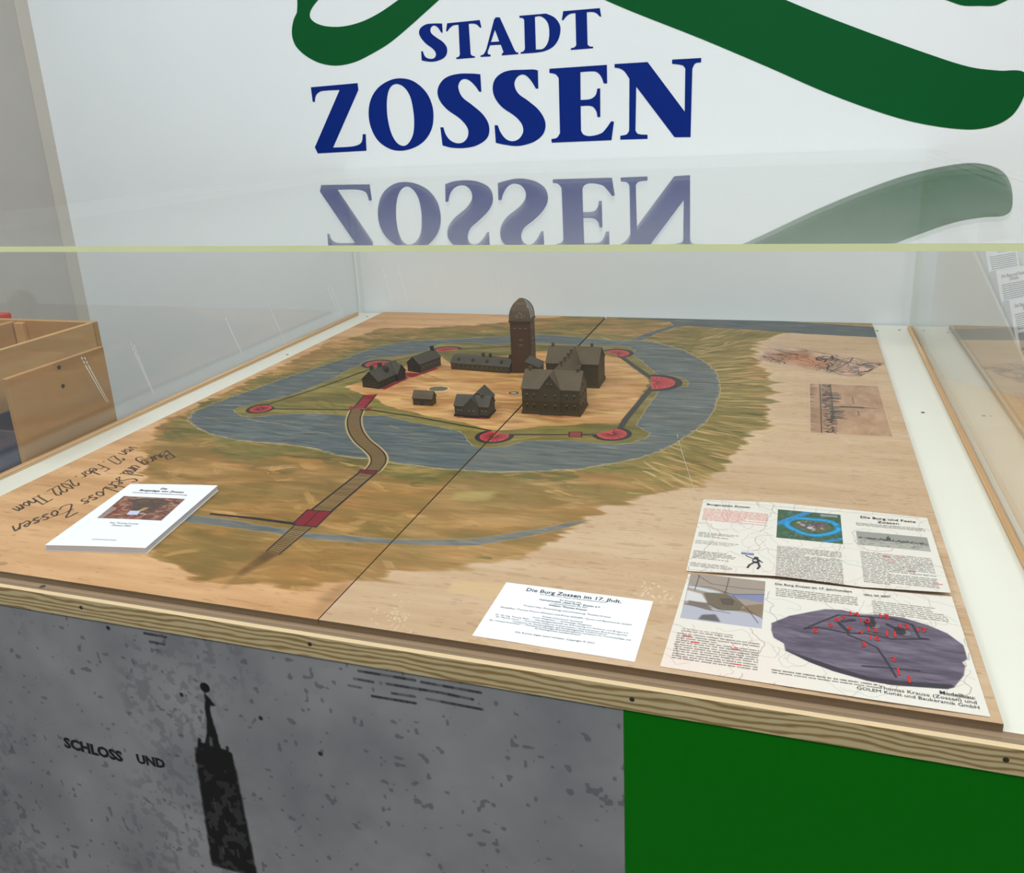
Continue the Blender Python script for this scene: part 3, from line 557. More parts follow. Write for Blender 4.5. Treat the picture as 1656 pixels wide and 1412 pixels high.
    for k in (6, 7):
        g = DATA['crimson'][k]; cv.put(blur(cv.mask(g), 1) * 0.95, C3(138, 24, 38)); cv.line(g + g[:1], 2.5, dk)
        n_ = 14 if k == 6 else 8
        for i in range(n_):
            u = (i + 0.5) / n_
            pa = [g[0][j] + (g[3][j] - g[0][j]) * u for j in (0, 1)]; pb = [g[1][j] + (g[2][j] - g[1][j]) * u for j in (0, 1)]
            cv.line([pa, pb], 1.5, C3(84, 12, 26), 0.85)
    g = DATA['crimson'][6]
    cv.line([[(g[0][j] + g[1][j]) / 2 for j in (0, 1)], [(g[2][j] + g[3][j]) / 2 for j in (0, 1)]], 1.6, dk, 0.9)
    cv.line(DATA['jetty'], 5, dk, 1, 7)
    # walls and bastions
    for q in DATA['walls']: cv.line(q, 5, dk)
    for q in DATA['thick_walls']: cv.line(q, 12, C3(46, 46, 46))
    cv.line(DATA['faint_wall'], 4.5, C3(60, 56, 34), 0.8, 3)
    for bx, by, r, a, b in DATA['bastions']:
        if ((b[0] - a[0]) * (by - a[1]) - (b[1] - a[1]) * (bx - a[0])) > 0 and True: pass
        px_, py_ = bx, by
        (ax, ay), (ex, ey) = a, b
        mid = ((ax + ex) / 2, (ay + ey) / 2)
        side = (ex - ax) * (by - ay) - (ey - ay) * (bx - ax)
        clip = (a, b) if side < 0 else (b, a)
        if abs(side) / (math.hypot(ex - ax, ey - ay) + 1e-6) < r * 0.12:       # the chord runs through the middle: keep the outer half
            out = (bx - 560) * (-(ey - ay)) + (by - 880) * (ex - ax)
            clip = (b, a) if out > 0 else (a, b)
        cv.disc(bx, by, r, C3(34, 34, 38), 1, clip)
        cv.disc(bx, by, r * 0.76, C3(186, 58, 62), 1, clip)
        for k in range(22):
            th = 2 * math.pi * k / 22 + 0.1
            p0 = (bx + r * 0.12 * math.cos(th), by + r * 0.12 * math.sin(th)); rr = r * (0.5 + 0.24 * rng.random())
            p1 = (bx + rr * math.cos(th), by + rr * math.sin(th))
            s1 = (clip[1][0] - clip[0][0]) * (p1[1] - clip[0][1]) - (clip[1][1] - clip[0][1]) * (p1[0] - clip[0][0])
            if s1 < 0: cv.line([p0, p1], 1.9, C3(84, 12, 22), 0.9)
    g = DATA['small_gate']; cv.put(blur(cv.mask(g), 1) * 0.9, C3(140, 50, 50)); cv.line(g + g[:1], 2, dk)
    # ink handwriting along the left edge, to be read from the far side of the case
    GL = {'B': [[(0, 0), (.1, 1)], [(.1, 1), (.55, .95), (.5, .6), (.1, .5)], [(.1, .5), (.65, .4), (.6, .05), (0, 0)]],
          'u': [[(0, .5), (.05, .1), (.3, .05), (.42, .5)], [(.42, .5), (.45, .1), (.6, .05)]], 'r': [[(0, 0), (.1, .5)], [(.05, .3), (.25, .52), (.42, .45)]],
          'g': [[(.42, .42), (.2, .5), (0, .3), (.1, .02), (.35, .1), (.45, .48)], [(.45, .48), (.4, -.35), (.1, -.5), (-.1, -.3)]],
          'n': [[(0, 0), (.08, .5)], [(.05, .3), (.3, .52), (.4, .3), (.42, 0)]], 'd': [[(.4, .4), (.15, .5), (0, .25), (.12, 0), (.38, .15)], [(.48, 1.05), (.4, .1), (.52, 0)]],
          'S': [[(.6, .85), (.35, 1), (.1, .8), (.3, .55), (.55, .35), (.4, .05), (.0, .1)]], 'c': [[(.38, .42), (.15, .5), (0, .25), (.12, .02), (.4, .1)]],
          'h': [[(0, 0), (.12, 1.05)], [(.05, .3), (.28, .5), (.4, .3), (.42, 0)]], 'l': [[(0, 0), (.12, 1.05)], [(0, 0), (.2, .05)]],
          'o': [[(.2, .5), (0, .25), (.15, 0), (.38, .2), (.25, .5)]], 's': [[(.36, .45), (.15, .5), (.08, .35), (.32, .18), (.25, .02), (0, .05)]],
          'Z': [[(.05, .95), (.7, 1), (.3, .5), (0, .05), (.5, -.1), (.8, .1)], [(.15, .5), (.55, .55)]], 'e': [[(.02, .25), (.35, .32), (.2, .5), (0, .25), (.15, .0), (.4, .1)]],
          'T': [[(0, 1), (.75, 1.02)], [(.4, 1), (.3, .1), (.1, 0)]], 'm': [[(0, 0), (.06, .5)], [(.05, .3), (.22, .5), (.3, .3), (.3, 0)], [(.3, .3), (.48, .5), (.56, .3), (.6, 0)]],
          'a': [[(.38, .42), (.15, .5), (0, .25), (.12, 0), (.36, .2)], [(.4, .5), (.4, .1), (.52, 0)]], 'v': [[(0, .5), (.18, 0), (.4, .5)]],
          'K': [[(0, 0), (.1, 1)], [(.6, 1), (.08, .5), (.6, 0)]], 'F': [[(0, 0), (.12, 1)], [(.1, 1), (.65, 1.02)], [(.08, .55), (.45, .58)]], 'b': [[(0, 1.05), (0, .05)], [(0, .3), (.25, .5), (.4, .25), (.2, 0), (0, .05)]],
          '2': [[(0, .75), (.2, .98), (.42, .8), (.2, .35), (0, .02), (.45, .02)]], '0': [[(.22, 1), (0, .5), (.2, 0), (.42, .5), (.22, 1)]], '7': [[(0, .98), (.45, .98), (.15, 0)]], '.': [[(.05, 0), (.08, .05)]]}
    WID = {'m': .75, 'B': .8, 'Z': .95, 'S': .75, '.': .25, ' ': .45, 'T': .7, 'K': .7, 'F': .65}
    def write(txt, path, size, wd=3.0):
        path = smoothed(path, 12); seg = [0]
        for i in range(len(path) - 1): seg.append(seg[-1] + math.hypot(path[i + 1][0] - path[i][0], path[i + 1][1] - path[i][1]))
        def at(sv):
            for i in range(len(path) - 1):
                if sv <= seg[i + 1] or i == len(path) - 2:
                    u = (sv - seg[i]) / (seg[i + 1] - seg[i]); d = ((path[i + 1][0] - path[i][0]) / (seg[i + 1] - seg[i]), (path[i + 1][1] - path[i][1]) / (seg[i + 1] - seg[i]))
                    return (path[i][0] + u * (path[i + 1][0] - path[i][0]), path[i][1] + u * (path[i + 1][1] - path[i][1])), d
        total = sum(WID.get(c, .55) for c in txt); adv = seg[-1] / total; pos = 0; prev = None
        for c in txt:
            for st in GL.get(c, []):
                pts = []
                for (gx, gy) in smoothed(st, 5):
                    (bx, by), d = at(min(seg[-1] - .01, max(0.0, (pos + gx + 0.0) * adv)))
                    nx, ny = -d[1], d[0]                       # up, seen along the writing direction
                    pts.append((bx + nx * gy * size - d[0] * gy * size * -0.34, by + ny * gy * size - d[1] * gy * size * -0.34))
                if prev is not None and st is GL[c][0] and c.islower(): cv.line([prev, pts[0]], wd * 0.6, C3(44, 34, 26), 0.9)
                cv.line(pts, wd, C3(44, 34, 26), 0.92, wd * 0.7); prev = pts[-1]
            if c == ' ' or c in '.02': prev = None
            pos += WID.get(c, .55)
    write('Burg und Schloss Zossen', DATA['hand1'], 42, 2.8)
    write('von 27. Febr. 2022 Thom', DATA['hand2'], 36, 2.7)
    # worn spot and small pale scuffs
    cv.disc(203, 17, 8, C3(150, 120, 80), 0.7, ry=5)
    for k in range(70):
        xx, yy = (1062 + rng.normal() * 12, 150 + rng.normal() * 16) if k < 22 else (760 + 0.5 * k + rng.normal() * 12, 60 - k * 0.6 + rng.normal() * 14)
        cv.line([(xx, yy), (xx + 3 * rng.random(), yy + 4 * rng.normal())], 1.2 + 2 * rng.random() * (k < 22), C3(230, 216, 190), 0.6)
    cv.put((X > 700) * np.ones((h, 1), np.float32) * 0.13, C3(176, 162, 140))
    return cv.a

paint = image_mat('painted_plywood', paint_board(), rough=0.5, spec=0.16)

# ------------------------------------------------------------------ printed matter
OX, OY, LW, LH = 1088.0, 4.0, 304.0, 430.0
def paint_leaflets():
    cv = Canvas(LW, LH, 0.4, (224, 219, 209)); h, w_ = cv.h, cv.w
    def T(p): return (p[0] - OX, p[1] - OY)
    def RC(k): (a, b) = DATA['lf'][k]; a, b = T(a), T(b); return min(a[0], b[0]), max(a[0], b[0]), min(a[1], b[1]), max(a[1], b[1])
    Y = np.arange(h)[:, None] * cv.res; X = np.arange(w_)[None] * cv.res
    pink = np.clip(0.9 - Y / 130, 0, 1) * np.clip(1.1 - X / 190, 0, 1) + np.clip((260 - Y) / 60, 0, 1) * (Y > 204) * np.clip(1.2 - np.abs(X - 150) / 160, 0, 1) * 0.5
    cv.put(np.clip(pink, 0, 1) * 0.7, C3(232, 208, 196))
    # faint old-map lines all over the paper
    for k in range(150):
        x, y, a = rng.random() * LW, rng.random() * LH, rng.random() * 6.28
        pts = [(x, y)]
        for i in range(14):
            a += rng.normal() * 0.5; x += 5 * math.cos(a); y += 5 * math.sin(a); pts.append((x, y))
        cv.line(pts, 0.5 + 0.5 * (k % 5 == 0), C3(150, 100, 96) if k % 3 else C3(120, 130, 120), 0.42)
    # header rules
    for y in (414, 210):
        cv.line([(8, y - 2), (LW - 12, y + 2)], 0.5, C3(90, 84, 80), 0.6)
    ink, rd = C3(70, 64, 62), C3(200, 70, 60)
    x0, x1, y0, y1 = RC('red1'); cv.greek(x0, x1, y0, y1, 3.6, rd, 0.75, seed=1)
    for i, k in enumerate(('blk1', 'blk1b', 'blk1c', 'blk1d')):
        x0, x1, y0, y1 = RC(k); cv.greek(x0, x1, min(y0, y1 - (16, 12, 22, 10)[i]), y1, 3.6, ink, 0.75, ragged=0.3, seed=2 + i)
    x0, x1, y0, y1 = RC('txt2'); cv.greek(x0, x1, 212, y1, 3.4, ink, 0.85, seed=8)
    x0, x1, y0, y1 = RC('txt3a'); cv.greek(x0 + 2, x1, y0 - 2, y1 + 1, 3.2, ink, 0.75, seed=9)
    x0, x1, y0, y1 = RC('txt3b'); cv.greek(x0, x1 - 4, 222, y0 + 68, 3.9, ink, 0.8, seed=10)
    for q in ((0.3, 0.9), (0.5, 0.93), (0.35, 0.72), (0.6, 0.5), (0.9, 0.2)):
        cv.rect(x0 + (x1 - x0) * q[0], x0 + (x1 - x0) * q[0] + 9, 222 + (y0 + 68 - 222) * q[1], 222 + (y0 + 68 - 222) * q[1] + 2.0, rd, 0.8)
    # aerial colour map
    x0, x1, y0, y1 = RC('pic2'); y1 -= 4; y0 += 2
    cv.rect(x0, x1, y0, y1, C3(62, 92, 66))
    m = np.zeros((h, w_), np.float32); m[int(y0 / .4):int(y1 / .4), int(x0 / .4):int(x1 / .4)] = 1
    cv.strokes(m, 260, [C3(44, 78, 48), C3(88, 110, 74), C3(60, 100, 90), C3(110, 120, 96), C3(40, 66, 60)], 9, 3, spread=2, alpha=0.7)
    cx, cy = (x0 + x1) / 2 + 4, (y0 + y1) / 2
    ring = [(cx + 33 * math.cos(t), cy + (24 + 3 * math.sin(3 * t)) * math.sin(t)) for t in np.linspace(0, 6.3, 30)]
    keep = cv.a.copy(); cv.line(ring, 9, C3(26, 128, 184), 0.95); cv.line(ring, 4, C3(40, 160, 206), 0.8)
    cv.line([(x0 + 1, cy - 2), (x0 + 14, cy + 14), (x0 + 40, y1 - 1)], 9, C3(44, 134, 196), 0.9)
    cv.line([(x1 - 22, y0 + 1), (x1 - 2, y0 + 14)], 6, C3(30, 140, 210), 0.9)
    cv.disc(cx, cy, 24, C3(96, 98, 66), 0.9, ry=17)
    for k in range(60):
        a, r = rng.random() * 6.28, rng.random()
        cv.disc(cx + 21 * r * math.cos(a), cy + 14 * r * math.sin(a), 1 + 2 * rng.random(), [C3(130, 84, 70), C3(84, 60, 100), C3(60, 84, 54), C3(180, 170, 160)][k % 4], 0.8)
    cv.line([(cx - 14, cy - 8), (cx + 4, cy + 4), (cx + 16, cy + 10)], 3, C3(90, 64, 120), 0.8); cv.disc(cx - 3, cy - 6, 4, C3(196, 190, 186), 0.9)
    cv.rect(x1 - 26, x1 - 4, y1 - 10, y1 - 3, C3(170, 176, 190), 0.7)
    cv.strokes(m, 90, [C3(40, 70, 50), C3(120, 90, 80), C3(60, 150, 196), C3(96, 106, 80)], 7, 2, spread=2, alpha=0.6)
    cv.a[:] = np.where((m == 0)[..., None], keep, cv.a)
    # grey engraving of the town
    x0, x1, y0, y1 = RC('pic3'); y0 += 6; y1 -= 4
    cv.rect(x0, x1, y0, y1, C3(150, 150, 142)); cv.rect(x0, x1, y0, y0 + (y1 - y0) * 0.42, C3(176, 174, 164), 0.8)
    for k in range(150):
        x = x0 + 2 + rng.random() * (x1 - x0 - 5); y = y0 + (y1 - y0) * (0.44 + 0.10 * rng.random()) if k < 80 else y0 + 1 + rng.random() * (y1 - y0) * 0.4
        cv.rect(x, min(x1, x + 1 + 3 * rng.random()), y, min(y1, y + 0.8 + 2.5 * rng.random() * (k < 80)), C3(70, 68, 64), 0.75)
    xm = x0 + (x1 - x0) * 0.45; ym = y0 + (y1 - y0) * 0.5
    cv.rect(xm - 2.5, xm + 2.5, ym, ym + 9, C3(60, 58, 56), 0.85); cv.line([(xm, ym + 9), (xm, ym + 13)], 1.2, C3(60, 58, 56))
    # small blue and white flag with a figure below it
    x0, x1, y0, y1 = RC('flag')
    cv.rect(x0, x1, y0, y1, C3(112, 116, 156)); cv.rect(x0, x1, y0 + (y1 - y0) * .62, y1, C3(206, 206, 216)); cv.disc((x0 + x1) / 2, (y0 + y1) / 2 + 1, 2.2, C3(180, 186, 206))
    x0, x1, y0, y1 = RC('fig'); cx = (x0 + x1) / 2; H = y1 - y0
    cv.disc(cx, y1 - 3.5, 3, C3(60, 60, 62)); cv.disc(cx, y1 - H * .36, 4.6, C3(40, 40, 44), 1, ry=H * .22); cv.disc(cx - 1, y1 - H * .34, 2.6, C3(190, 190, 190))
    cv.line([(cx - 3, y1 - H * .22), (x0 - 2, y1 - 3), (x0 - 5, y1)], 1.8, C3(40, 40, 44)); cv.line([(cx + 3, y1 - H * .25), (x1, y1 - H * .45)], 2, C3(40, 40, 44))
    cv.line([(cx - 2, y1 - H * .52), (cx - 7, y1 - H * .75), (cx - 9, y0)], 2.6, C3(50, 50, 54)); cv.line([(cx + 3, y1 - H * .52), (cx + 5, y1 - H * .78), (cx + 3, y0)], 2.8, C3(50, 50, 54))
    # water-coloured fortress map
    x0, x1, y0, y1 = RC('pic4'); y1 = 200; y0 += 4; x0 += 2
    m = np.zeros((h, w_), np.float32); m[int(y0 / .4):int(y1 / .4), int(x0 / .4):int(x1 / .4)] = 1
    def ip(fx, fy): return (x0 + fx * (x1 - x0), y0 + fy * (y1 - y0))
    cv.rect(x0, x1, y0, y1, C3(158, 144, 132))
    cv.put(m * (Y < y0 + (y1 - y0) * .27), C3(176, 176, 188))
    for q, c in (([(0, .6), (.2, .55), (.3, .38), (0, .36)], (214, 212, 214)), ([(.05, .3), (.38, .22), (.3, .36), (.05, .38)], (112, 102, 94)), ([(.22, .58), (.5, .66), (.75, .42), (.72, .3), (.45, .26), (.3, .36)], (106, 94, 78)),
                 ([(.5, .62), (1, .72), (1, .52), (.62, .56)], (124, 130, 166)), ([(0, .72), (.35, .66), (.5, .62), (.3, .60), (0, .66)], (198, 204, 214)), ([(.72, .3), (1, .22), (1, .5), (.78, .42)], (132, 112, 88)), ([(.22, .02), (.5, .02), (.42, .16), (.26, .12)], (90, 84, 86))):
        cv.put(blur(cv.mask([ip(*p) for p in q]), 2) * 0.9 * m, C3(*c))
    for q in ([(0, .7), (.3, .72), (.6, .62), (1, .7)], [(.1, .95), (.3, .8), (.7, .78), (1, .8)], [(.3, .36), (.5, .26), (.8, .34), (1, .2)], [(.6, .6), (.8, .36), (.95, .1)], [(.5, .64), (.52, .98)], [(.02, .3), (.3, .24), (.6, .22)], [(.45, .5), (.6, .5), (.62, .4), (.5, .38), (.45, .5)], [(.1, .62), (.12, .98)]):
        cv.line([ip(*p) for p in q], 1.0, C3(58, 54, 60), 0.75)
    cv.disc(*ip(.55, .46), 7, C3(84, 66, 62), 0.6)
    x0, x1, y0, y1 = RC('cap4'); cv.greek(x0 + 6, x1, y1 - 17, y1 - 8, 3.8, ink, 0.7, seed=20)
    x0, x1, y0, y1 = RC('txt4'); cv.greek(x0 + 2, x1, 19, y1 + 2, 4.1, ink, 0.8, seed=21)
    for q in ((0.1, 0.93), (0.2, 0.72), (0.68, 0.68), (0.72, 0.15)): cv.rect(x0 + (x1 - x0) * q[0], x0 + (x1 - x0) * q[0] + 9, 19 + (y1 - 19) * q[1], 19 + (y1 - 19) * q[1] + 2, C3(206, 40, 36), 0.9)
    x0, x1, y0, y1 = RC('txt5'); cv.greek(x0 + 1, x1 + 3, y0 + 4, y1 + 1, 3.9, ink, 0.8, seed=22)
    x0, x1, y0, y1 = RC('txt6'); cv.greek(x0 + 8, x1 - 4, y0 + 6, y1 - 2, 4.0, ink, 0.65, ragged=0.25, seed=23)
    # large grey-violet picture of the fortress model
    mp = cv.mask([T(p) for p in DATA['model_pic']]); mp = blur(mp, 1)
    n = fbm(h, w_, 60, 14, 4)[..., None]
    cv.put(mp, C3(92, 82, 100) + (n - 0.5) * C3(40, 38, 40))
    cv.strokes(mp * (mp > .9), 240, [C3(122, 112, 128), C3(74, 66, 84), C3(134, 122, 134)], 34, 6, spread=0.25, alpha=0.25)
    cv.put(blur(cv.mask([T(p) for p in DATA['model_edge']]), 1) * 0.95, C3(48, 44, 56))
    for i, q in enumerate(DATA['model_lines']): cv.line([T(p) for p in q], 2.6 if i < 3 else 4.5, C3(46, 42, 54), 0.9)
    for q in DATA['model_lines'][4:6]: p = T(q[1]); cv.disc(p[0], p[1], 4, C3(148, 144, 150), 0.6); cv.disc(p[0] - 6, p[1] + 3, 6, C3(40, 36, 46), 0.8, ry=8)
    x0, x1, y0, y1 = RC('cap5'); cv.greek(x0, x0 + 100, 8 + 12, y1 - 4, 4.2, C3(54, 48, 48), 0.75, seed=24)
    return cv.a

def paint_cover_photo():
    """photograph on the booklet: a bricked vault with a pale niche"""
    cv = Canvas(105, 76, 0.35, (120, 66, 48)); h, w_ = cv.h, cv.w
    for r in range(14):
        y = r * 5.6; x = -6 * (r % 2) - rng.random() * 3
        while x < 105:
            L = 9 + 3 * rng.random()
            c = [C3(138, 74, 54), C3(110, 58, 44), C3(156, 92, 66), C3(92, 56, 46)][rng.integers(4)]
            cv.rect(max(0, x), min(105, x + L - 1.2), y, y + 4.4, c, 0.9); x += L
    n = fbm(h, w_, 20, 12, 3); cv.put((n > .62) * .5, C3(190, 166, 140)); cv.put((n < .3) * .5, C3(60, 36, 30))
    cv.line([(22, 62), (40, 68), (62, 68), (84, 62)], 7, C3(66, 52, 42), .9)
    cv.put(blur(cv.mask([(24, 60), (50, 64), (84, 58), (76, 30), (40, 26)]), 8) * .75, C3(58, 46, 38))
    cv.rect(0, 12, 0, 34, C3(150, 150, 150), .7); cv.line([(12, 0), (18, 40)], 6, C3(120, 30, 28), .8)
    cv.put(blur(cv.mask([(40, 14), (58, 14), (56, 28), (38, 28)]), 1), C3(196, 202, 232)); cv.put(blur(cv.mask([(50, 28), (56, 40), (64, 40), (58, 28)]), 1), C3(176, 152, 92))
    cv.line([(66, 4), (70, 18), (60, 20)], 1.5, C3(220, 210, 200), .8)
    return cv.a

def paint_map_print(wd, ht):
    cv = Canvas(wd, ht, 0.6, (176, 142, 116)); h, w_ = cv.h, cv.w
    n = fbm(h, w_, 50, 40, 4)[..., None]; cv.a += (n - .5) * C3(70, 60, 60)
    cv.put(blur(cv.mask([(wd * .1, ht * .2), (wd * .6, ht * .1), (wd * .65, ht * .6), (wd * .2, ht * .85)]), 20) * .65, C3(186, 112, 62))
    cv.put(blur(cv.mask([(0, ht * .7), (wd * .3, ht * .8), (wd * .2, ht), (0, ht)]), 8) * .5, C3(206, 180, 166))
    for k in range(46):
        x, y, a = wd * rng.random(), ht * (.1 + .8 * rng.random()), rng.normal() * .4
        pts = [(x, y)]
        for i in range(9): a += rng.normal() * .6; x += 9 * math.cos(a); y += 7 * math.sin(a); pts.append((x, y))
        cv.line(pts, 1.8 + 3.2 * (k % 5 == 0), C3(40, 32, 38), .85)
    cv.line([(wd * .74, -2), (wd * .74, ht + 2)], 3.2, C3(50, 44, 50), .9)
    for k in range(7): cv.disc(wd * (.78 + .2 * rng.random()), ht * (.1 + .7 * rng.random()), 5 + 8 * rng.random(), C3(100, 92, 88), .5)
    return cv.a

def paint_castle_print(wd, ht):
    """brown engraving of a skyline; here x runs along the skyline, y upwards"""
    cv = Canvas(wd, ht, 0.6, (172, 134, 102)); h, w_ = cv.h, cv.w
    n = fbm(h, w_, 60, 40, 4)[..., None]; cv.a += (n - .5) * C3(34, 34, 34)
    for k in range(14): cv.line([(wd * rng.random(), ht * (.4 + .6 * rng.random())) for _ in (0,)] + [(wd * rng.random(), ht * (.4 + .6 * rng.random()))] if False else [(q := (wd * rng.random(), ht * (.5 + .5 * rng.random()))), (q[0] + 14 * rng.normal(), q[1] + 12 * rng.normal())], 1.6, C3(206, 182, 156), .5)
    ink = C3(46, 38, 36)
    cv.line([(0, ht * .16), (wd, ht * .15)], 2, ink, .8); cv.line([(0, ht * .31), (wd * .72, ht * .31)], 2, ink, .8)
    for k in range(200):
        x = wd * rng.random(); t = rng.random()
        cv.line([(x, ht * (.17 + .12 * t)), (x + 3 * rng.normal(), ht * (.19 + .12 * t + .04 * rng.random()))], 2.2, ink, .85)
    for k in range(46):
        x = wd * rng.random(); cv.line([(x, ht * .02), (x + 2 * rng.normal(), ht * (.04 + .06 * rng.random()))], 1.3, ink, .6)
    for a, b, t in ((.18, .34, .46), (.36, .44, .42), (.48, .74, .47), (.76, .84, .36), (.86, .98, .30), (.02, .16, .3)):
        for k in range(int((b - a) * 90)):
            x = wd * (a + (b - a) * rng.random()); cv.line([(x, ht * .28), (x, ht * (.28 + (t - .28) * (.5 + .5 * rng.random())))], 2.4, ink, .85)
    xs = wd * .49
    cv.rect(xs - 4, xs + 4, ht * .42, ht * .62, ink, .7); cv.rect(xs - 5.5, xs + 5.5, ht * .62, ht * .72, ink, .65); cv.line([(xs, ht * .72), (xs, ht * .92)], 4.5, ink, .9, 1.2)
    cv.greek(wd * .28, wd * .42, ht * .58, ht * .61, 5, ink, .7, seed=3); cv.greek(wd * .56, wd * .66, ht * .62, ht * .65, 5, ink, .7, seed=4)
    cv.line([(0, 1), (wd, 1), (wd, ht - 1), (0, ht - 1), (0, 1)], 2.4, C3(214, 188, 158), .6)
    return cv.a

PX0, PX1, PZ0, PZ1 = -100.0, DATA['p_split'], -950.0, -32.0
def paint_poster():
    """mottled grey print with a black spire, old lettering and flecks"""
    wd, ht = PX1 - PX0, PZ1 - PZ0
    cv = Canvas(wd, ht, 1.1, (142, 144, 148)); h, w_ = cv.h, cv.w
    def T(p): return (p[0] - PX0, p[1] - PZ0)
    X = np.arange(w_)[None] * cv.res
    n1 = fbm(h, w_, 90, 90, 4)[..., None]; cv.a += (n1 - .5) * C3(28, 26, 24)
    n2 = fbm(h, w_, 9, 10, 3); dens = fbm(h, w_, 170, 170, 3) - np.clip((X - 620) / 500, 0, .35)
    cv.put(np.clip((n2 - .58) * 7, 0, 1) * np.clip((dens - .38) * 4, 0, 1) * .42, C3(108, 108, 116))
    n3 = fbm(h, w_, 9, 9, 2); cv.put(np.clip((n3 - .955) * 20, 0, 1) * .6, C3(90, 90, 96))
    ink = C3(24, 24, 26)
    for x, z in ((402, -47), (498, -128), (690, -175), (612, -140)):
        cv.disc(*T((x, z)), 3, ink, .8)
    sp = [T(p) for p in DATA['spire']]
    bx = [min(p[0] for p in sp), max(p[0] for p in sp)]; bz = min(p[1] for p in sp)
    m = cv.mask(sp); m = np.clip(blur(m, 1) * 1.4 - .2 + (n2 - .5) * .3, 0, 1); cv.put(m, ink)
    for q in DATA['spire_holes']: cv.put(blur(cv.mask([T(p) for p in q]), 1), C3(112, 114, 116))
    x, z, r = DATA['spire_top']; cv.disc(*T((x, z)), abs(r) + 1.5, ink, 1)
    # the tower goes on below the spire
    cv.put(blur(cv.mask([(bx[0] + 2, bz + 24), (bx[1] - 3, bz + 20), (bx[1] + 1, bz + 4), (bx[1] + 6, bz - 170), (bx[0] - 6, bz - 170)]), 1) * (.75 + .25 * (n2 > .35)), ink)
    for k in range(4):
        for j in range(2):
            cx = bx[0] + (bx[1] - bx[0]) * (.3 + .4 * j); cv.rect(cx - 1.5, cx + 1.5, bz - 30 - 38 * k, bz - 14 - 38 * k, C3(90, 92, 94), .5 * (k % 2))
    for i, (a, b) in enumerate(DATA['p_dashes']):
        a, b = T(a), T(b); L = b[0] - a[0]; x = 0
        while x < L:
            l = min(L - x, 5 + 14 * rng.random()); u = x / L; v = (x + l) / L
            cv.line([(a[0] + L * u, a[1] + (b[1] - a[1]) * u), (a[0] + L * v, a[1] + (b[1] - a[1]) * v)], 3.2, C3(36, 36, 40), .35 + .6 * rng.random(), rough=.3); x += l + 1.5
    return cv.a

# ------------------------------------------------------------------ materials used below
M_wall = mat('white_wall_panel', (230, 237, 240), 0.35, 0.35, 0.01, 3)
M_sidewall = mat('grey_plaster', (190, 187, 181), 0.8, 0.2, 0.02, 8)
M_trim = mat('corner_trim', (205, 200, 190), 0.6, 0.2, 0.02, 10)
M_floor = mat('floor_stone', (120, 116, 110), 0.5, 0.3, 0.08, 4)
M_ceiling = mat('ceiling_white', (228, 228, 226), 0.9, 0.1, 0.01, 4)
M_blue = mat('blue_vinyl', (0, 36, 120), 0.55, 0.12, 0.02, 6)
M_green = mat('green_vinyl', (0, 84, 38), 0.55, 0.12, 0.02, 6)
M_deck = mat('white_laminate', (228, 227, 214), 0.4, 0.3, 0.015, 6)
M_pine = wood('pine_rail', (204, 188, 146), (150, 122, 76), (4.5, 10, 20), 2.2, 11, 0.5, lo=.3, hi=1.0)
M_pine_top_lit = wood('pine_rail_top_lit', (250, 222, 178), (236, 202, 152), (1, 8, 8), 2.0, 3, 0.5)  # paler copy of the rail pine: light from above put into the colour
M_bead = wood('pine_bead', (224, 190, 146), (196, 152, 104), (1, 1, 30), 2.0, 3, 0.5)
M_ply = wood('plywood_edge', (132, 104, 72), (92, 70, 46), (0.5, 0.5, 260), 1.0, 1.5, 0.7, 0.15)
M_ledge = wood('ledge_wood', (150, 126, 100), (128, 104, 82), (0.5, 30, 30), 2.0, 2, 0.6)
M_beech = wood('beech_veneer', (190, 148, 98), (180, 136, 86), (2, 1.5, 2.2), 1.2, 7, 0.45)
M_beech2 = wood('beech_veneer_light', (208, 168, 118), (198, 156, 104), (2, 1.5, 2.2), 1.2, 7, 0.45)
M_screw = mat('dark_screw', (52, 50, 44), 0.4, 0.5, 0.05, 60)
M_greenpanel = mat('green_panel_vinyl', (0, 116, 8), 0.5, 0.15, 0.03, 4)
M_acryl = acrylic('clear_acrylic', (0.992, 0.995, 0.990), 0.006)
M_acryl_top = acrylic('clear_acrylic_lid', (0.994, 0.996, 0.992), 0.012)
M_edge = mat('sawn_acrylic_edge', (244, 255, 198), 0.35, 0.4, 0.04, 9)  # sawn edge; glow of light piped through the sheet put into its colour
M_reflection_streak = mat('pale_reflection_streak', (250, 252, 255), 0.5, 0.5, 0.01, 9)  # white colour stands in for lamp reflections on the panes
M_paper = mat('white_paper', (240, 243, 248), 0.7, 0.2, 0.004, 20)
M_pages = wood('page_block', (214, 216, 224), (184, 186, 196), (0.4, 0.4, 900), 1.0, 0.4, 0.8, 0.1)
M_ink = mat('black_ink', (38, 38, 40), 0.6, 0.2, 0.03, 50)
M_red_ink = mat('red_ink', (206, 36, 36), 0.6, 0.2, 0.03, 50)
M_dark = mat('bronze_brown', (66, 57, 36), 0.5, 0.25, 0.10, 60, 0.10)
M_roof = mat('bronze_roof', (86, 74, 54), 0.5, 0.25, 0.10, 50, 0.12)
M_tower = mat('bronze_tower', (74, 48, 27), 0.45, 0.3, 0.14, 60, 0.10)
M_dome = mat('bronze_dome', (88, 74, 54), 0.18, 0.8, 0.10, 60, 0.10)
M_grey = mat('dark_slate_grey', (70, 66, 56), 0.55, 0.25, 0.10, 60, 0.12)
M_black = mat('blackened_timber', (40, 34, 28), 0.55, 0.25, 0.14, 70, 0.15)
M_mark = mat('pale_bronze', (150, 136, 108), 0.45, 0.5, 0.1, 60)  # paler bronze-brown for lintels, arches and scrolls
M_navy = mat('blue_plastic', (20, 52, 98), 0.4, 0.4, 0.05, 10)
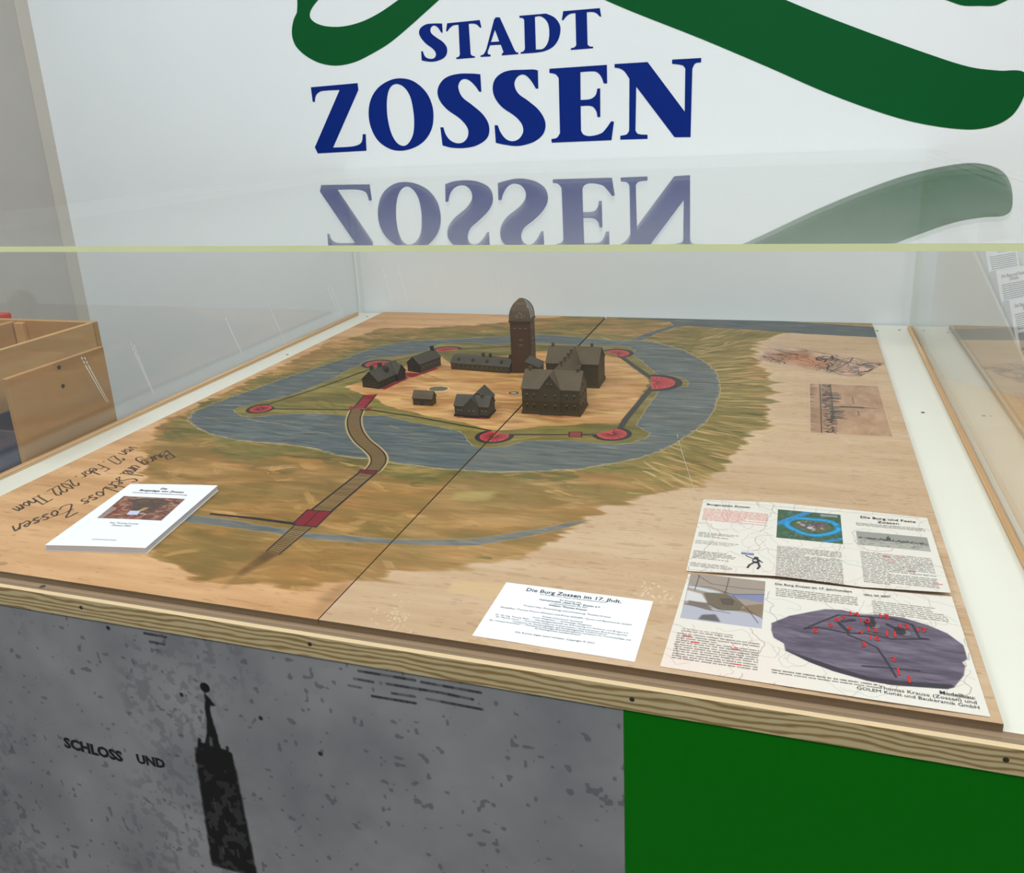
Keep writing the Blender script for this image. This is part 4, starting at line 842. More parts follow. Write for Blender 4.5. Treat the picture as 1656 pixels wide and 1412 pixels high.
M_redbox = mat('red_card', (196, 30, 36), 0.5, 0.3, 0.04, 10)
M_white2 = mat('white_card', (232, 228, 222), 0.5, 0.3, 0.02, 10)

# ------------------------------------------------------------------ the room
def struct(o): o['kind'] = 'structure'; return o
RX0, RX1, RY0, RY1 = -1190, 4200, -3600, 1610
struct(box('floor', RX0 - 100, RX1 + 100, RY0 - 100, RY1 + 100, -1050, -950, M_floor, r=0))
struct(box('ceiling', RX0 - 100, RX1 + 100, RY0 - 100, RY1 + 100, 2000, 2100, M_ceiling, r=0))
struct(box('wall_back', RX0 - 100, RX1 + 100, RY1, RY1 + 100, -950, 2000, M_wall, r=0))
struct(box('wall_left', RX0 - 100, RX0, RY0, RY1, -950, 2000, M_sidewall, r=0))
struct(box('wall_right', RX1, RX1 + 100, RY0, RY1, -950, 2000, M_sidewall, r=0))
struct(box('wall_front', RX0 - 100, RX1 + 100, RY0 - 100, RY0, -950, 2000, M_sidewall, r=0))
struct(box('trim_1', RX0, RX0 + 4, 1562, RY1, -950, 2000, M_trim, r=0))

# ------------------------------------------------------------------ lettering and ribbons on the wall
def outline_mesh(loops, depth, res=5):
    """closed outlines (1 = smooth point) filled and extruded: the vinyl letters"""
    c = bpy.data.curves.new('outline', 'CURVE'); c.dimensions = '2D'; c.fill_mode = 'BOTH'; c.extrude = depth / 2; c.resolution_u = res
    for lp in loops:
        sp = c.splines.new('BEZIER'); sp.bezier_points.add(len(lp) - 1); sp.use_cyclic_u = True
        n = len(lp)
        for i, (x, z, k) in enumerate(lp):
            bp = sp.bezier_points[i]; bp.co = (x, z, 0)
            a, b = lp[i - 1], lp[(i + 1) % n]
            def third(q): return Vector((x + (q[0] - x) / 3, z + (q[1] - z) / 3, 0))
            bp.handle_left_type = bp.handle_right_type = 'FREE'
            if k:
                t = Vector((b[0] - a[0], b[1] - a[1], 0)); t.normalize()
                la = math.hypot(x - a[0], z - a[1]) / 3; lb = math.hypot(b[0] - x, b[1] - z) / 3
                bp.handle_left = Vector((x, z, 0)) - t * la; bp.handle_right = Vector((x, z, 0)) + t * lb
            else:
                bp.handle_left = third(a); bp.handle_right = third(b)
    o = bpy.data.objects.new('outline', c); COL.objects.link(o); bpy.context.view_layer.update()
    me = bpy.data.meshes.new_from_object(o.evaluated_get(bpy.context.evaluated_depsgraph_get()))
    v = [tuple(p.co) for p in me.vertices]; f = [tuple(p.vertices) for p in me.polygons]
    bpy.data.objects.remove(o); bpy.data.curves.remove(c); bpy.data.meshes.remove(me)
    return v, f
logo = thing('wall_logo', 'large town logo on the white wall, blue lettering STADT ZOSSEN under sweeping green ribbons', 'sign', (500, RY1, 550))
for k, loops in DATA['logo'].items():
    v, f = outline_mesh(loops, 1.2)
    obj('ribbon' if k.startswith('rib') else 'letter', [(p[0], RY1 - 0.6 - p[2], p[1]) for p in v], f, M_green if k.startswith('rib') else M_blue, logo)

# ------------------------------------------------------------------ display cabinet
cab = thing('display_cabinet', 'display cabinet with pine front rail, white top and printed front carrying the boards', 'cabinet', (700, 780, -950))
box('body', -100, 1503, -15, 1601, -950, -34, M_deck, cab, 1)
box('top_deck', -100, 1503, -13.5, 1601, -32.5, -9, M_deck, cab, 0)
box('front_ledge', -100, 1503, -14, 1.5, -10, -8.7, M_ledge, cab, 0)
v, f = box_vf(-102, 1505, -21, -14.2, -36, -8.4)
rail = obj('front_rail', v, f, [M_pine, M_pine_top_lit], cab, fm=[0, 1, 0, 0, 0, 0])
for x, z in ((370, -20), (699, -19), (1068, -22), (60, -20), (1400, -21)):
    v, f = disc((x, -21, z), 2.6, 0.7, '-y'); obj('screw', v, f, M_screw, rail)
v, f = disc((296, -7, -8.7), 4.0, 0.5); obj('screw', v, f, M_screw, cab)
for x0, x1 in ((-89, -81), (1482, 1489.5)):
    box('glazing_bead', x0, x1, 8, 1568, -9, -0.5, M_bead, cab, 1.2)
for x, y in ((-42, 1551), (1409, 1538), (1462, 1552), (-40, 1100), (1440, 900)):
    v, f = disc((x, y, -9), 3.4, 0.8); obj('screw', v, f, M_screw, cab)
pw, ph = PX1 - PX0, PZ1 - PZ0
M_poster = image_mat('mottled_grey_print', paint_poster(), 0.55, 0.25)
pv, pf = box_vf(PX0, PX1, -16.4, -15, PZ0 + 1, PZ1 - 4.2)
poster = obj('printed_panel', pv, pf, M_poster, cab, uv=[((p[0] - PX0) / pw, (p[2] - PZ0) / ph) for p in pv])
box('green_panel', PX1 + 0.5, 1503, -16.4, -15, PZ0 + 1, PZ1 - 4.2, M_greenpanel, cab, 0)

def lettering(name, parent, txt, p, q, place, bold=False, mt=None, yscale=1.0, align=None, offset=None):
    """a line of lettering set between the points p and q of a surface; place(a, b) gives xyz"""
    v, f, wd = text_mesh(txt, bold, offset)
    if not v: return None
    dx, dy = q[0] - p[0], q[1] - p[1]; L = math.hypot(dx, dy); s = L / wd; ux, uy = dx / L, dy / L; s2 = s * yscale
    pts = [place(p[0] + ux * a * s - uy * (b - 0.36) * s2, p[1] + uy * a * s + ux * (b - 0.36) * s2) for a, b in v]
    return obj(name, pts, f, mt or M_ink, parent)
for txt, (p, q) in (('SCHLOSS', DATA['p_word1']), ('UND', DATA['p_word2'])):
    p, q = list(p), list(q)
    lettering('lettering', cab, txt, p, q, lambda a, b: (a, -16.7, b), True, M_ink, 0.95, offset=0.05)

# ------------------------------------------------------------------ clear cover: four sheets, open towards the wall
cover = thing('acrylic_cover', 'clear acrylic cover with pale green sawn edges standing over the boards', 'display cover', (700, 780, -9))
M_edge2 = mat('rear_acrylic_edge', (214, 224, 208), 0.35, 0.4, 0.02, 9)
def pane(name, x0, x1, y0, y1, z0, z1, thin, mt):
    v, f = box_vf(x0, x1, y0, y1, z0, z1)
    sawn = (2,) if thin == 'z' else (4,) if thin == 'x' else ()
    return obj(name, v, f, [mt, M_edge if thin == 'z' else M_edge2], cover, fm=[1 if i in sawn else 0 for i in range(6)])
top = pane('top_pane', -101, 1502, -20, 1601, 427, 433, 'z', M_acryl_top)
pl = pane('side_pane', -97, -91, -7, 1594, -9, 427, 'x', M_acryl)
pr_ = pane('side_pane', 1490, 1496, -7, 1594, -9, 427, 'x', M_acryl)
pf_ = pane('front_pane', -97, 1496, -13.5, -7.5, -8.6, 427, 'y', M_acryl)
def reflection_streak(parent, a, b, wd, fn, n=5):
    """lamp reflection built as a fine white sliver on a sheet: broken at its upper end, tapering"""
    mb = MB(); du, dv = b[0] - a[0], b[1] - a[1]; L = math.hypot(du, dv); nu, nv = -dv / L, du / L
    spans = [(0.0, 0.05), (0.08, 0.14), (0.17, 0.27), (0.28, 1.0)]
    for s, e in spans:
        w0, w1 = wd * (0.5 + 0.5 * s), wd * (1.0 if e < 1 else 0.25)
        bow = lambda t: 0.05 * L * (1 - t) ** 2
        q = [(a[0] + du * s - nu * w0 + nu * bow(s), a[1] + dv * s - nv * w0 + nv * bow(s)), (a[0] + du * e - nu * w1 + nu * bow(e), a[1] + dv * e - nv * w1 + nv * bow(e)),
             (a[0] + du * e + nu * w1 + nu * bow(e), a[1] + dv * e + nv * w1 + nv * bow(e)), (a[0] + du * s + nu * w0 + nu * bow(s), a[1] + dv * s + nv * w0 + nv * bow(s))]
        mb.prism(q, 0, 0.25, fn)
    return mb.build('reflection_streak', M_reflection_streak, parent)
for a, b in DATA['streak_left']: reflection_streak(pl, a, b, 1.1 if a[0] < 700 else 2.0, lambda u, v_, h: (-91 + h, u, v_))  # lamp reflections shaped as white slivers on the panes
for a, b in DATA['streak_back']: reflection_streak(pf_, a, b, 0.5, lambda u, v_, h: (u, -7.5 + h, v_))
for a, b in DATA['streak_front']: reflection_streak(pf_, a, b, 0.25, lambda u, v_, h: (u, -13.5 - h, v_))

# ------------------------------------------------------------------ the two painted boards
def board(name, label, x0, x1):
    t = thing(name, label, 'painted board', ((x0 + x1) / 2, BD / 2, -9))
    v, f = box_vf(x0, x1, 0, BD, -8.6, 0)
    v = [(p[0] + (-1.8 if x0 == 0 and p[0] > 1 else 1.6 if x0 > 0 and p[0] < 1000 else 0) * p[1] / BD, p[1], p[2]) for p in v]      # the joint opens a little towards the rear
    obj('panel', v, f, [paint, M_ply], t, fm=[1, 0, 1, 1, 1, 1], uv=[(p[0] / BW, p[1] / BD) for p in v])
    return t
bl = board('painted_board', 'orange-tan plywood board painted with moat, causeway and handwriting, under the booklet', 0, 698.9)
br = board('painted_board', 'pale birch plywood board painted with the moat bend, under card and leaflets', 700.6, 1400)

# prints glued on the right board
def sheet(name, label, cat, corners, mt, z=0.0, th=0.35, group=None):
    """thin flat sheet; corners TL, TR, BR, BL in board mm"""
    c = [(p[0], p[1]) for p in corners]
    ctr = (sum(p[0] for p in c) / 4, sum(p[1] for p in c) / 4, z)
    v = [(p[0], p[1], z + 0.05) for p in c] + [(p[0], p[1], z + th) for p in c]
    f = [(0, 1, 2, 3), (7, 6, 5, 4)] + [(i, (i + 1) % 4, 4 + (i + 1) % 4, 4 + i) for i in range(4)]
    uvs = [(0, 1), (1, 1), (1, 0), (0, 0)] * 2
    return tag(obj(name, v, f, mt, None, uv=uvs, base=ctr), label, cat, group)
M_map = image_mat('old_map_print', paint_map_print(276, 140), 0.45, 0.3)
sheet('map_print', 'torn orange and brown old map print glued at the rear right of the board', 'print', [DATA['map_print'][0], DATA['map_print'][1], DATA['map_print'][2], DATA['map_print'][3]], M_map)
M_eng = image_mat('engraving_print', paint_castle_print(292, 134), 0.4, 0.35)
cp = DATA['castle_print']
sheet('engraving_print', 'brown engraving of a castle skyline lying on its side on the right board', 'print', [cp[1], cp[2], cp[3], cp[0]], M_eng)

# ------------------------------------------------------------------ info card
q = DATA['card']
card = thing('info_card', 'white card with centred black text and bold title lying near the front rail', 'card', (sum(p[0] for p in q) / 4, sum(p[1] for p in q) / 4, 0))
v, f = [], []
NX = 10
for j in range(2):
    for i in range(NX + 1):
        u = i / NX
        a, b = (q[0], q[1]) if j == 0 else (q[3], q[2])
        v.append((a[0] + (b[0] - a[0]) * u, a[1] + (b[1] - a[1]) * u, 0.35 + 0.25 * math.sin(u * 6) ** 2))
f = [(i, i + 1, NX + 2 + i, NX + 1 + i) for i in range(NX)]
n = len(v); v += [(p[0], p[1], p[2] - 0.25) for p in v]; f += [tuple(k + n for k in reversed(t)) for t in f]
rim = list(range(NX + 1)) + list(range(2 * NX + 1, NX, -1))
f += [(rim[i], rim[(i + 1) % len(rim)], rim[(i + 1) % len(rim)] + n, rim[i] + n) for i in range(len(rim))]
obj('sheet', v, f, M_paper, card)
for i, (txt, bold, a, b) in enumerate(DATA['card_lines']):
    lettering('title_lettering' if i == 0 else 'text_line', card, txt, a, b, lambda x, y: (x, y, 0.75), bool(bold))

# ------------------------------------------------------------------ booklet
q = DATA['booklet']
ctr = Vector((sum(p[0] for p in q) / 4, sum(p[1] for p in q) / 4, 0))
ang = math.radians(9.8); eu = Vector((math.cos(ang), math.sin(ang), 0)); ev = Vector((-math.sin(ang), math.cos(ang), 0))
book = thing('booklet', 'white softcover booklet with a brick vault photo on the left board', 'book', tuple(ctr))
def bp3(u, v_, z): p = ctr + eu * u + ev * v_; return (p.x, p.y, z)
HW, HH = 75.5, 104.0
def slab(name, u0, u1, v0, v1, z0, z1, mt, parent, bow=0.0):
    nu = 8; V, F = [], []
    for z in (z0, z1):
        for j in range(2):
            for i in range(nu + 1):
                u = u0 + (u1 - u0) * i / nu
                V.append(bp3(u, v0 if j == 0 else v1, z + bow * math.sin(math.pi * i / nu) * (1 if z == z1 or bow else 0)))
    k = nu + 1
    for i in range(nu):
        F += [(i, i + 1, k + i + 1, k + i), (2 * k + i, 3 * k + i, 3 * k + i + 1, 2 * k + i + 1), (i, 2 * k + i, 2 * k + i + 1, i + 1), (k + i, k + i + 1, 3 * k + i + 1, 3 * k + i)]
    F += [(0, k, 3 * k, 2 * k), (nu, 2 * k + nu, 3 * k + nu, k + nu)]
    return obj(name, V, F, mt, parent)
slab('page_block', -HW + 0.8, HW - 1.0, -HH + 0.6, HH - 0.6, 0.7, 8.2, M_pages, book, 0.3)
slab('back_cover', -HW, HW, -HH, HH, 0.05, 0.6, M_paper, book)
slab('front_cover', -HW, HW, -HH, HH, 8.3, 8.9, M_paper, book, 0.5)
v, f = [bp3(-HW - 0.3, y, z) for y in (-HH, HH) for z in (0.1, 8.9)] + [bp3(-HW + 0.6, y, z) for y in (-HH, HH) for z in (0.1, 8.9)], [(0, 1, 3, 2), (4, 6, 7, 5), (0, 2, 6, 4), (1, 5, 7, 3), (0, 4, 5, 1), (2, 3, 7, 6)]
obj('spine', v, f, M_paper, book)
M_photo = image_mat('vault_photo', paint_cover_photo(), 0.35, 0.35)
ph_ = DATA['book_photo']
obj('cover_photo', [(p[0], p[1], 9.75) for p in ph_] + [(p[0], p[1], 9.0) for p in ph_], [(3, 2, 1, 0), (4, 5, 6, 7)] + [(i, (i + 1) % 4, 4 + (i + 1) % 4, 4 + i) for i in range(4)], M_photo, book, uv=[(0, 1), (1, 1), (1, 0), (0, 0)] * 2)
for i, (txt, bold, a, b) in enumerate(DATA['book_lines']):
    lettering('title_lettering' if i == 1 else 'text_line', book, txt, a, b, lambda x, y: (x, y, 9.8), bool(bold))

# ------------------------------------------------------------------ two unfolded leaflets
M_leaf = image_mat('leaflet_print', paint_leaflets(), 0.6, 0.25)
CX, CY, CZ = 1202.5, -735.7, 534.6
def leaflet(label, app_top, app_bot, ztop, zbot):
    """zigzag-folded A4 sheet: three panels, folds raised off the board"""
    t = thing('unfolded_leaflet', label, 'leaflet', (1240, app_bot[0][1] + 100, 0))
    rows = []
    NV, NU = 4, 6
    def unapp(p, z): k = z / CZ; return (p[0] + (CX - p[0]) * k, p[1] + (CY - p[1]) * k, z)
    V, UV, F = [], [], []
    def smooth(a, b, u): return a + (b - a) * u
    for j in range(NV + 1):
        tv = j / NV
        for s in range(3):
            for i in range(NU + (1 if s == 2 else 0)):
                u = i / NU
                ax = smooth(smooth(app_top[s][0], app_top[s + 1][0], u), smooth(app_bot[s][0], app_bot[s + 1][0], u), tv)
                ay = smooth(smooth(app_top[s][1], app_top[s + 1][1], u), smooth(app_bot[s][1], app_bot[s + 1][1], u), tv)
                z = smooth(smooth(ztop[s], ztop[s + 1], u), smooth(zbot[s], zbot[s + 1], u), tv) + 0.5
                V.append(unapp((ax, ay), z)); UV.append(((ax - OX) / LW, (ay - OY) / LH))
    W1 = 3 * NU + 1
    for j in range(NV):
        for i in range(W1 - 1): F.append((j * W1 + i, j * W1 + i + 1, (j + 1) * W1 + i + 1, (j + 1) * W1 + i))
    n = len(V); V += [(p[0], p[1], p[2] - 0.3) for p in V]; UV += UV
    F += [tuple(k + n for k in reversed(q)) for q in F]
    rimv = list(range(W1)) + [j * W1 + W1 - 1 for j in range(1, NV + 1)] + [NV * W1 + i for i in range(W1 - 2, -1, -1)] + [j * W1 for j in range(NV - 1, 0, -1)]
    F += [(rimv[i], rimv[(i + 1) % len(rimv)], rimv[(i + 1) % len(rimv)] + n, rimv[i] + n) for i in range(len(rimv))]
    obj('sheet', V, F, M_leaf, t, uv=UV)
    def zat(x, y):
        best = min(range(n), key=lambda k: (V[k][0] - x) ** 2 + (V[k][1] - y) ** 2); return V[best][2] + 0.5
    def put(name, txt, a, b, bold=True, mt=None, ys=1.0):
        za, zb = zat(*a), zat(*b)
        L2 = (b[0] - a[0]) ** 2 + (b[1] - a[1]) ** 2
        def pl_(x, y):
            u = ((x - a[0]) * (b[0] - a[0]) + (y - a[1]) * (b[1] - a[1])) / L2; z = za + (zb - za) * u + 0.35
            return unapp((x, y), z)
        lettering(name, t, txt, a, b, pl_, bold, mt, ys)
    return t, put
tt, tb = DATA['leaf_top'][:4], [DATA['leaf_top'][7], DATA['leaf_top'][6], DATA['leaf_top'][5], DATA['leaf_top'][4]]
lf1, put1 = leaflet('unfolded leaflet with blue aerial map and red text, the rear one of the pair', tt, tb, (0.1, 5.0, 3.2, 0.3), (0.6, 5.5, 3.6, 6.5))
b0 = DATA['leaf_bot']
lf2, put2 = leaflet('unfolded leaflet with large violet-grey fortress picture at the front right corner', b0[:4], [b0[7], b0[6], b0[5], b0[4]], (0.1, 3.6, 3.0, 2.5), (0.1, 0.5, 1.6, 0.2))
LFD = DATA['lf']
put1('title_lettering', 'Burgprojekt Zossen', LFD['t1'][0], LFD['t1'][1]); put1('title_lettering', 'Die Burg und Feste', LFD['t3'][0], LFD['t3'][1]); put1('title_lettering', 'Zossen', LFD['t3b'][0], LFD['t3b'][1])
put2('title_lettering', 'Die Burg Zossen im 17. Jahrhundert', LFD['b2'][0], LFD['b2'][1]); put2('title_lettering', 'Wo ist was?', LFD['b3'][0], LFD['b3'][1])
c6 = LFD['cap6']; xr = c6[1][0]
put2('text_line', 'Modellbau:', (xr - 34, c6[1][1] + 18), (xr - 4, c6[1][1] + 17)); put2('text_line', 'Thomas Krause (Zossen) und', (xr - 88, c6[1][1] + 12), (xr - 4, c6[1][1] + 10), False); put2('text_line', 'GOLEM Kunst und Baukeramik GmbH', (xr - 108, c6[1][1] + 6), (xr - 3, c6[1][1] + 3), False)
for txt, p in DATA['model_nums']:
    wn_ = (2.2 if txt == '1' else 5.0) + 5.0 * (len(txt) - 1)
    put2('number', txt, (p[0] - wn_ / 2, p[1]), (p[0] + wn_ / 2, p[1]), True, M_red_ink)

# ------------------------------------------------------------------ model buildings
class Frame:
    """local axes of a building: u along its ridge, v across, z up"""
    def __init__(s, x, y, deg): s.o = Vector((x, y, 0)); a = math.radians(deg); s.u = Vector((math.cos(a), math.sin(a), 0)); s.v = Vector((-math.sin(a), math.cos(a), 0))
    def __call__(s, u, v_, z): p = s.o + s.u * u + s.v * v_; return (p.x, p.y, z)
def fbox(mb, fr, u0, u1, v0, v1, z0, z1, taper=0.0):
    a = taper
    V = [fr(u0, v0, z0), fr(u1, v0, z0), fr(u1, v1, z0), fr(u0, v1, z0), fr(u0 + a, v0 + a, z1), fr(u1 - a, v0 + a, z1), fr(u1 - a, v1 - a, z1), fr(u0 + a, v1 - a, z1)]
    return mb.add(V, [(0, 3, 2, 1), (4, 5, 6, 7), (0, 1, 5, 4), (1, 2, 6, 5), (2, 3, 7, 6), (3, 0, 4, 7)])
def gable_walls(mb, fr, u0, u1, v0, v1, eave, ridge, z0=0.05):
    vm = (v0 + v1) / 2
    V = [fr(u, v_, z) for u in (u0, u1) for v_, z in ((v0, z0), (v1, z0), (v1, eave), (vm, ridge), (v0, eave))]
    return mb.add(V, [(4, 3, 2, 1, 0), (5, 6, 7, 8, 9)] + [(i, (i + 1) % 5, 5 + (i + 1) % 5, 5 + i) for i in range(5)])
def gable_roof(mb, fr, u0, u1, v0, v1, eave, ridge, over=1.6, th=1.5, hip=0.0):
    vm = (v0 + v1) / 2; sl = (ridge - eave) / (vm - v0); d = over * sl
    for sgn, ve in ((-1, v0 - over), (1, v1 + over)):
        V = [fr(u0 - over, ve, eave - d), fr(u1 + over, ve, eave - d), fr(u1 + over - hip, vm, ridge), fr(u0 - over + hip, vm, ridge)]
        V += [(p[0], p[1], p[2] + th) for p in V]
        mb.add(V, [(0, 1, 2, 3), (7, 6, 5, 4), (0, 4, 5, 1), (1, 5, 6, 2), (2, 6, 7, 3), (3, 7, 4, 0)])
    return mb
def chimney(fr, u, v_, z0, z1, r, mt, parent):
    mb = MB(); fbox(mb, fr, u - r, u + r, v_ - r, v_ + r, z0, z1 - 1.2); fbox(mb, fr, u - r - .6, u + r + .6, v_ - r - .6, v_ + r + .6, z1 - 1.2, z1)
    return mb.build('chimney', mt, parent)
def marks(fr, spots, parent, wd=3.2, side='v', name='window_lintels'):
    """small raised lintels over the windows; each a few pixels, kept together"""
    mb = MB()
    for u, v_, z in spots:
        if side == 'v': fbox(mb, fr, u - wd / 2, u + wd / 2, v_ - .5, v_ + .3, z, z + 0.9)
        else: fbox(mb, fr, u - .3, u + .5, v_ - wd / 2, v_ + wd / 2, z, z + 0.9)
    o = mb.build(name, M_mark, parent); o['kind'] = 'stuff'; return o
def recess(fr, spots, parent, w_, h_, side='v'):
    mb = MB()
    for u, v_, z in spots:
        if side == 'v': fbox(mb, fr, u - w_ / 2, u + w_ / 2, v_ - .25, v_ + .2, z, z + h_)
        else: fbox(mb, fr, u - .2, u + .25, v_ - w_ / 2, v_ + w_ / 2, z, z + h_)
    o = mb.build('window_panes', M_black, parent); o['kind'] = 'stuff'; return o

# castle main house: front block, linking wing and rear block in an H
t = thing('model_castle', 'largest dark brown model building, H-shaped with steep gabled roofs on the painted courtyard', 'model building', (775, 840, 0))
fr = Frame(0, 0, 1.2)
def rel(x, y): p = Vector((x, y, 0)) - fr.o; return p.dot(fr.u), p.dot(fr.v)
u0, v0 = rel(716, 738.5); u1 = u0 + 113; v1 = v0 + 66
mb = MB(); gable_walls(mb, fr, u0, u1, v0, v1, 51, 79); mb.build('front_block', M_dark, t)
gm0, gm1 = u0 + 36, u0 + 77; vm = (v0 + v1) / 2
frT = Frame(0, 0, 91.2)                                              # axes turned for the wing running back
def relT(x, y): p = Vector((x, y, 0)); return p.dot(frT.u), p.dot(frT.v)
wu0, wu1 = v0 - 2.5, v0 + 216                                        # along y
wv0, wv1 = -gm1, -gm0
mb = MB(); gable_walls(mb, frT, wu0, wu1, wv0, wv1, 51, 79); mb.build('link_wing', M_dark, t)
ru0, ru1 = u0 + 1, u0 + 113; rv0, rv1 = v0 + 180, v0 + 249
mb = MB(); gable_walls(mb, fr, ru0, ru1, rv0, rv1, 51, 79); mb.build('rear_block', M_dark, t)
mb = MB(); gable_roof(mb, fr, u0, u1, v0, v1, 51, 79, 1.4); mb.build('roof', M_roof, t)
mb = MB(); gable_roof(mb, frT, wu0, wu1, wv0, wv1, 51, 79, 1.4); mb.build('roof', M_roof, t)
mb = MB(); gable_roof(mb, fr, ru0, ru1, rv0, rv1, 51, 79, 1.4); mb.build('roof', M_roof, t)
mb = MB(); e = 2.0
fbox(mb, fr, u0 - e, u1 + e, v0 - e, v1 + e, 0.05, 7, 0.8); fbox(mb, fr, gm0 - e, gm1 + e, v0 - 2.5 - e, v0 + 214, 0.05, 6.8, 0.8); fbox(mb, fr, ru0 - e, ru1 + e, rv0 - e, rv1 + e, 0.05, 7, 0.8)
mb.build('plinth', M_dark, t)
sp = []
for uu in (u0 + 10, u0 + 24, u0 + 47, u0 + 66, u0 + 88, u0 + 103):
    vv = v0 - 2.7 if 36 < uu - u0 < 77 else v0 - .2
    for z in (20, 40): sp.append((uu, vv, z))
for z in (62,): sp += [(u0 + 52, v0 - 2.7, z), (u0 + 60, v0 - 2.7, z)]
marks(fr, sp, t); recess(fr, [(a, b, z - 7.5) for a, b, z in sp], t, 3.4, 7)
sp = [(u1 + .2, v0 + d, z) for d in (12, 32, 52) for z in (20, 40, 58 if d == 32 else 40)]
marks(fr, sp, t, side='u'); recess(fr, [(a, b, z - 7.5) for a, b, z in sp], t, 3.4, 7, 'u')
for du, dv in ((10, 34), (104, 34), (104, 46)): chimney(fr, u0 + du, v0 + dv - 2, 74, 86, 2.4, M_roof, t)
for dv in (80, 112, 142, 170): chimney(fr, (gm0 + gm1) / 2 + 3 * (-1) ** dv, v0 + dv, 74, 86, 2.4, M_roof, t)
for du, dv in ((8, 214), (92, 216)): chimney(fr, ru0 + du, v0 + dv, 74, 87, 2.6, M_roof, t)

# tower
t = thing('model_tower', 'tall square brown model tower with a curved pointed cap', 'model building', (629.5, 1028, 0))
fr = Frame(629.5, 1026.5, 5.0)
mb = MB(); fbox(mb, fr, -23, 23, -23, 23, 0.05, 116, 0.3); mb.build('shaft', M_tower, t)
mb = MB(); fbox(mb, fr, -24.6, 24.6, -24.6, 24.6, 116, 118); fbox(mb, fr, -25.6, 25.6, -25.6, 25.6, 118, 120.2); mb.build('cornice', M_tower, t)
prof = [(0, 23.6), (6, 23.4), (14, 22.8), (22, 21.2), (29, 18.6), (35, 15.2), (40, 11), (44, 6), (46.5, 1.2)]
V, F = [], []
for h_, r in prof:
    for a, b in ((-1, -1), (1, -1), (1, 1), (-1, 1)): V.append(fr(a * r, b * r, 120 + h_))
for i in range(len(prof) - 1):
    for j in range(4): F.append((i * 4 + j, i * 4 + (j + 1) % 4, i * 4 + 4 + (j + 1) % 4, i * 4 + 4 + j))
F += [(3, 2, 1, 0), tuple(range(len(V) - 4, len(V)))]
obj('cap', V, F, M_dome, t)
for a, b in ((-1, -1), (1, -1), (1, 1), (-1, 1)):
    mb = MB(); mb.tube([fr(a * (r + .2), b * (r + .2), 120 + h_) for h_, r in prof], 0.8, 5); mb.build('cap_rib', M_dome, t)
def arc(fn, cx, cz, r, a0, a1, n=10): return [fn(cx + r * math.cos(a0 + (a1 - a0) * i / n), cz + r * math.sin(a0 + (a1 - a0) * i / n)) for i in range(n + 1)]
faces = [lambda a, z, d=0: fr(a, -23.7 - d, z), lambda a, z, d=0: fr(23.7 + d, a, z)]
for fn in faces:
    mb = MB(); mb.tube([fn(-19, 121.2), fn(-15, 121.6), fn(-12, 124), fn(12, 124), fn(15, 121.6), fn(19, 121.2)], 0.6, 5)
    mb.build('cap_moulding', M_dome, t)
    mb = MB(); mb.tube([fn(-4.5, 126, -.4)] + arc(lambda p, q: fn(p, q, -.9), 0, 133, 4.5, 3.14, 0, 9) + [fn(4.5, 126, -.4)], 0.6, 5); mb.build('dormer_arch', M_mark, t)
    for sg in (-1, 1):
        mb = MB(); mb.tube([fn(sg * 7, 126, -.4), fn(sg * 8, 131, -.8), fn(sg * 11, 133, -1.1), fn(sg * 12.5, 130, -.7), fn(sg * 10.5, 128.5, -.6)], 0.45, 5); mb.build('scroll', M_mark, t)
for fn in (lambda a, z, d=0: fr(a, -23 - d, z), lambda a, z, d=0: fr(23 + d, a, z)):
    for cz in (62, 74):
        mb = MB(); mb.tube(arc(lambda p, q: fn(p, q, .1), 0, cz, 3.6, 0.2, 2.94), 0.5, 5); mb.build('window_arch', M_mark, t)
    for cx in (-13, 0, 13):
        mb = MB(); mb.tube([fn(cx - 2.6, 103, .1), fn(cx + 2.6, 103, .1)], 0.5, 5); mb.build('window_lintel', M_mark, t)
mb = MB()
for k in range(24):
    z = 6 + k * 4.5; w1 = 4.2 if k % 2 else 2.6
    for a, b in ((-1, -1), (1, -1), (1, 1)):
        fbox(mb, fr, a * 23.3 - (w1 if a > 0 else 0), a * 23.3 + (w1 if a < 0 else 0), -23.4 if b < 0 else 23.4 - w1, -23.4 + w1 if b < 0 else 23.4, z, z + 2.4)
o = mb.build('quoins', M_tower, t); o['kind'] = 'stuff'

# passage between tower and castle
t = thing('model_passage', 'small low model annexe with a single pitched roof between tower and castle', 'model building', (670, 972, 0))
fr = Frame(670, 972, 4)
V = [fr(a, b, z) for b in (-22, 26) for a, z in ((-14, 0.05), (16, 0.05), (16, 29), (-14, 41))]
obj('walls', V, [(0, 1, 2, 3), (7, 6, 5, 4), (0, 4, 5, 1), (1, 5, 6, 2), (2, 6, 7, 3), (3, 7, 4, 0)], M_dark, t)
V = [fr(a, b, z) for b in (-24, 28) for a, z in ((-15, 42), (18, 28.8), (18, 30.2), (-15, 43.6))]
obj('roof', V, [(0, 1, 2, 3), (7, 6, 5, 4), (0, 4, 5, 1), (1, 5, 6, 2), (2, 6, 7, 3), (3, 7, 4, 0)], M_grey, t)
mb = MB(); fbox(mb, fr, 14, 16.6, -16, -9, 4, 14); mb.build('door', M_black, t)

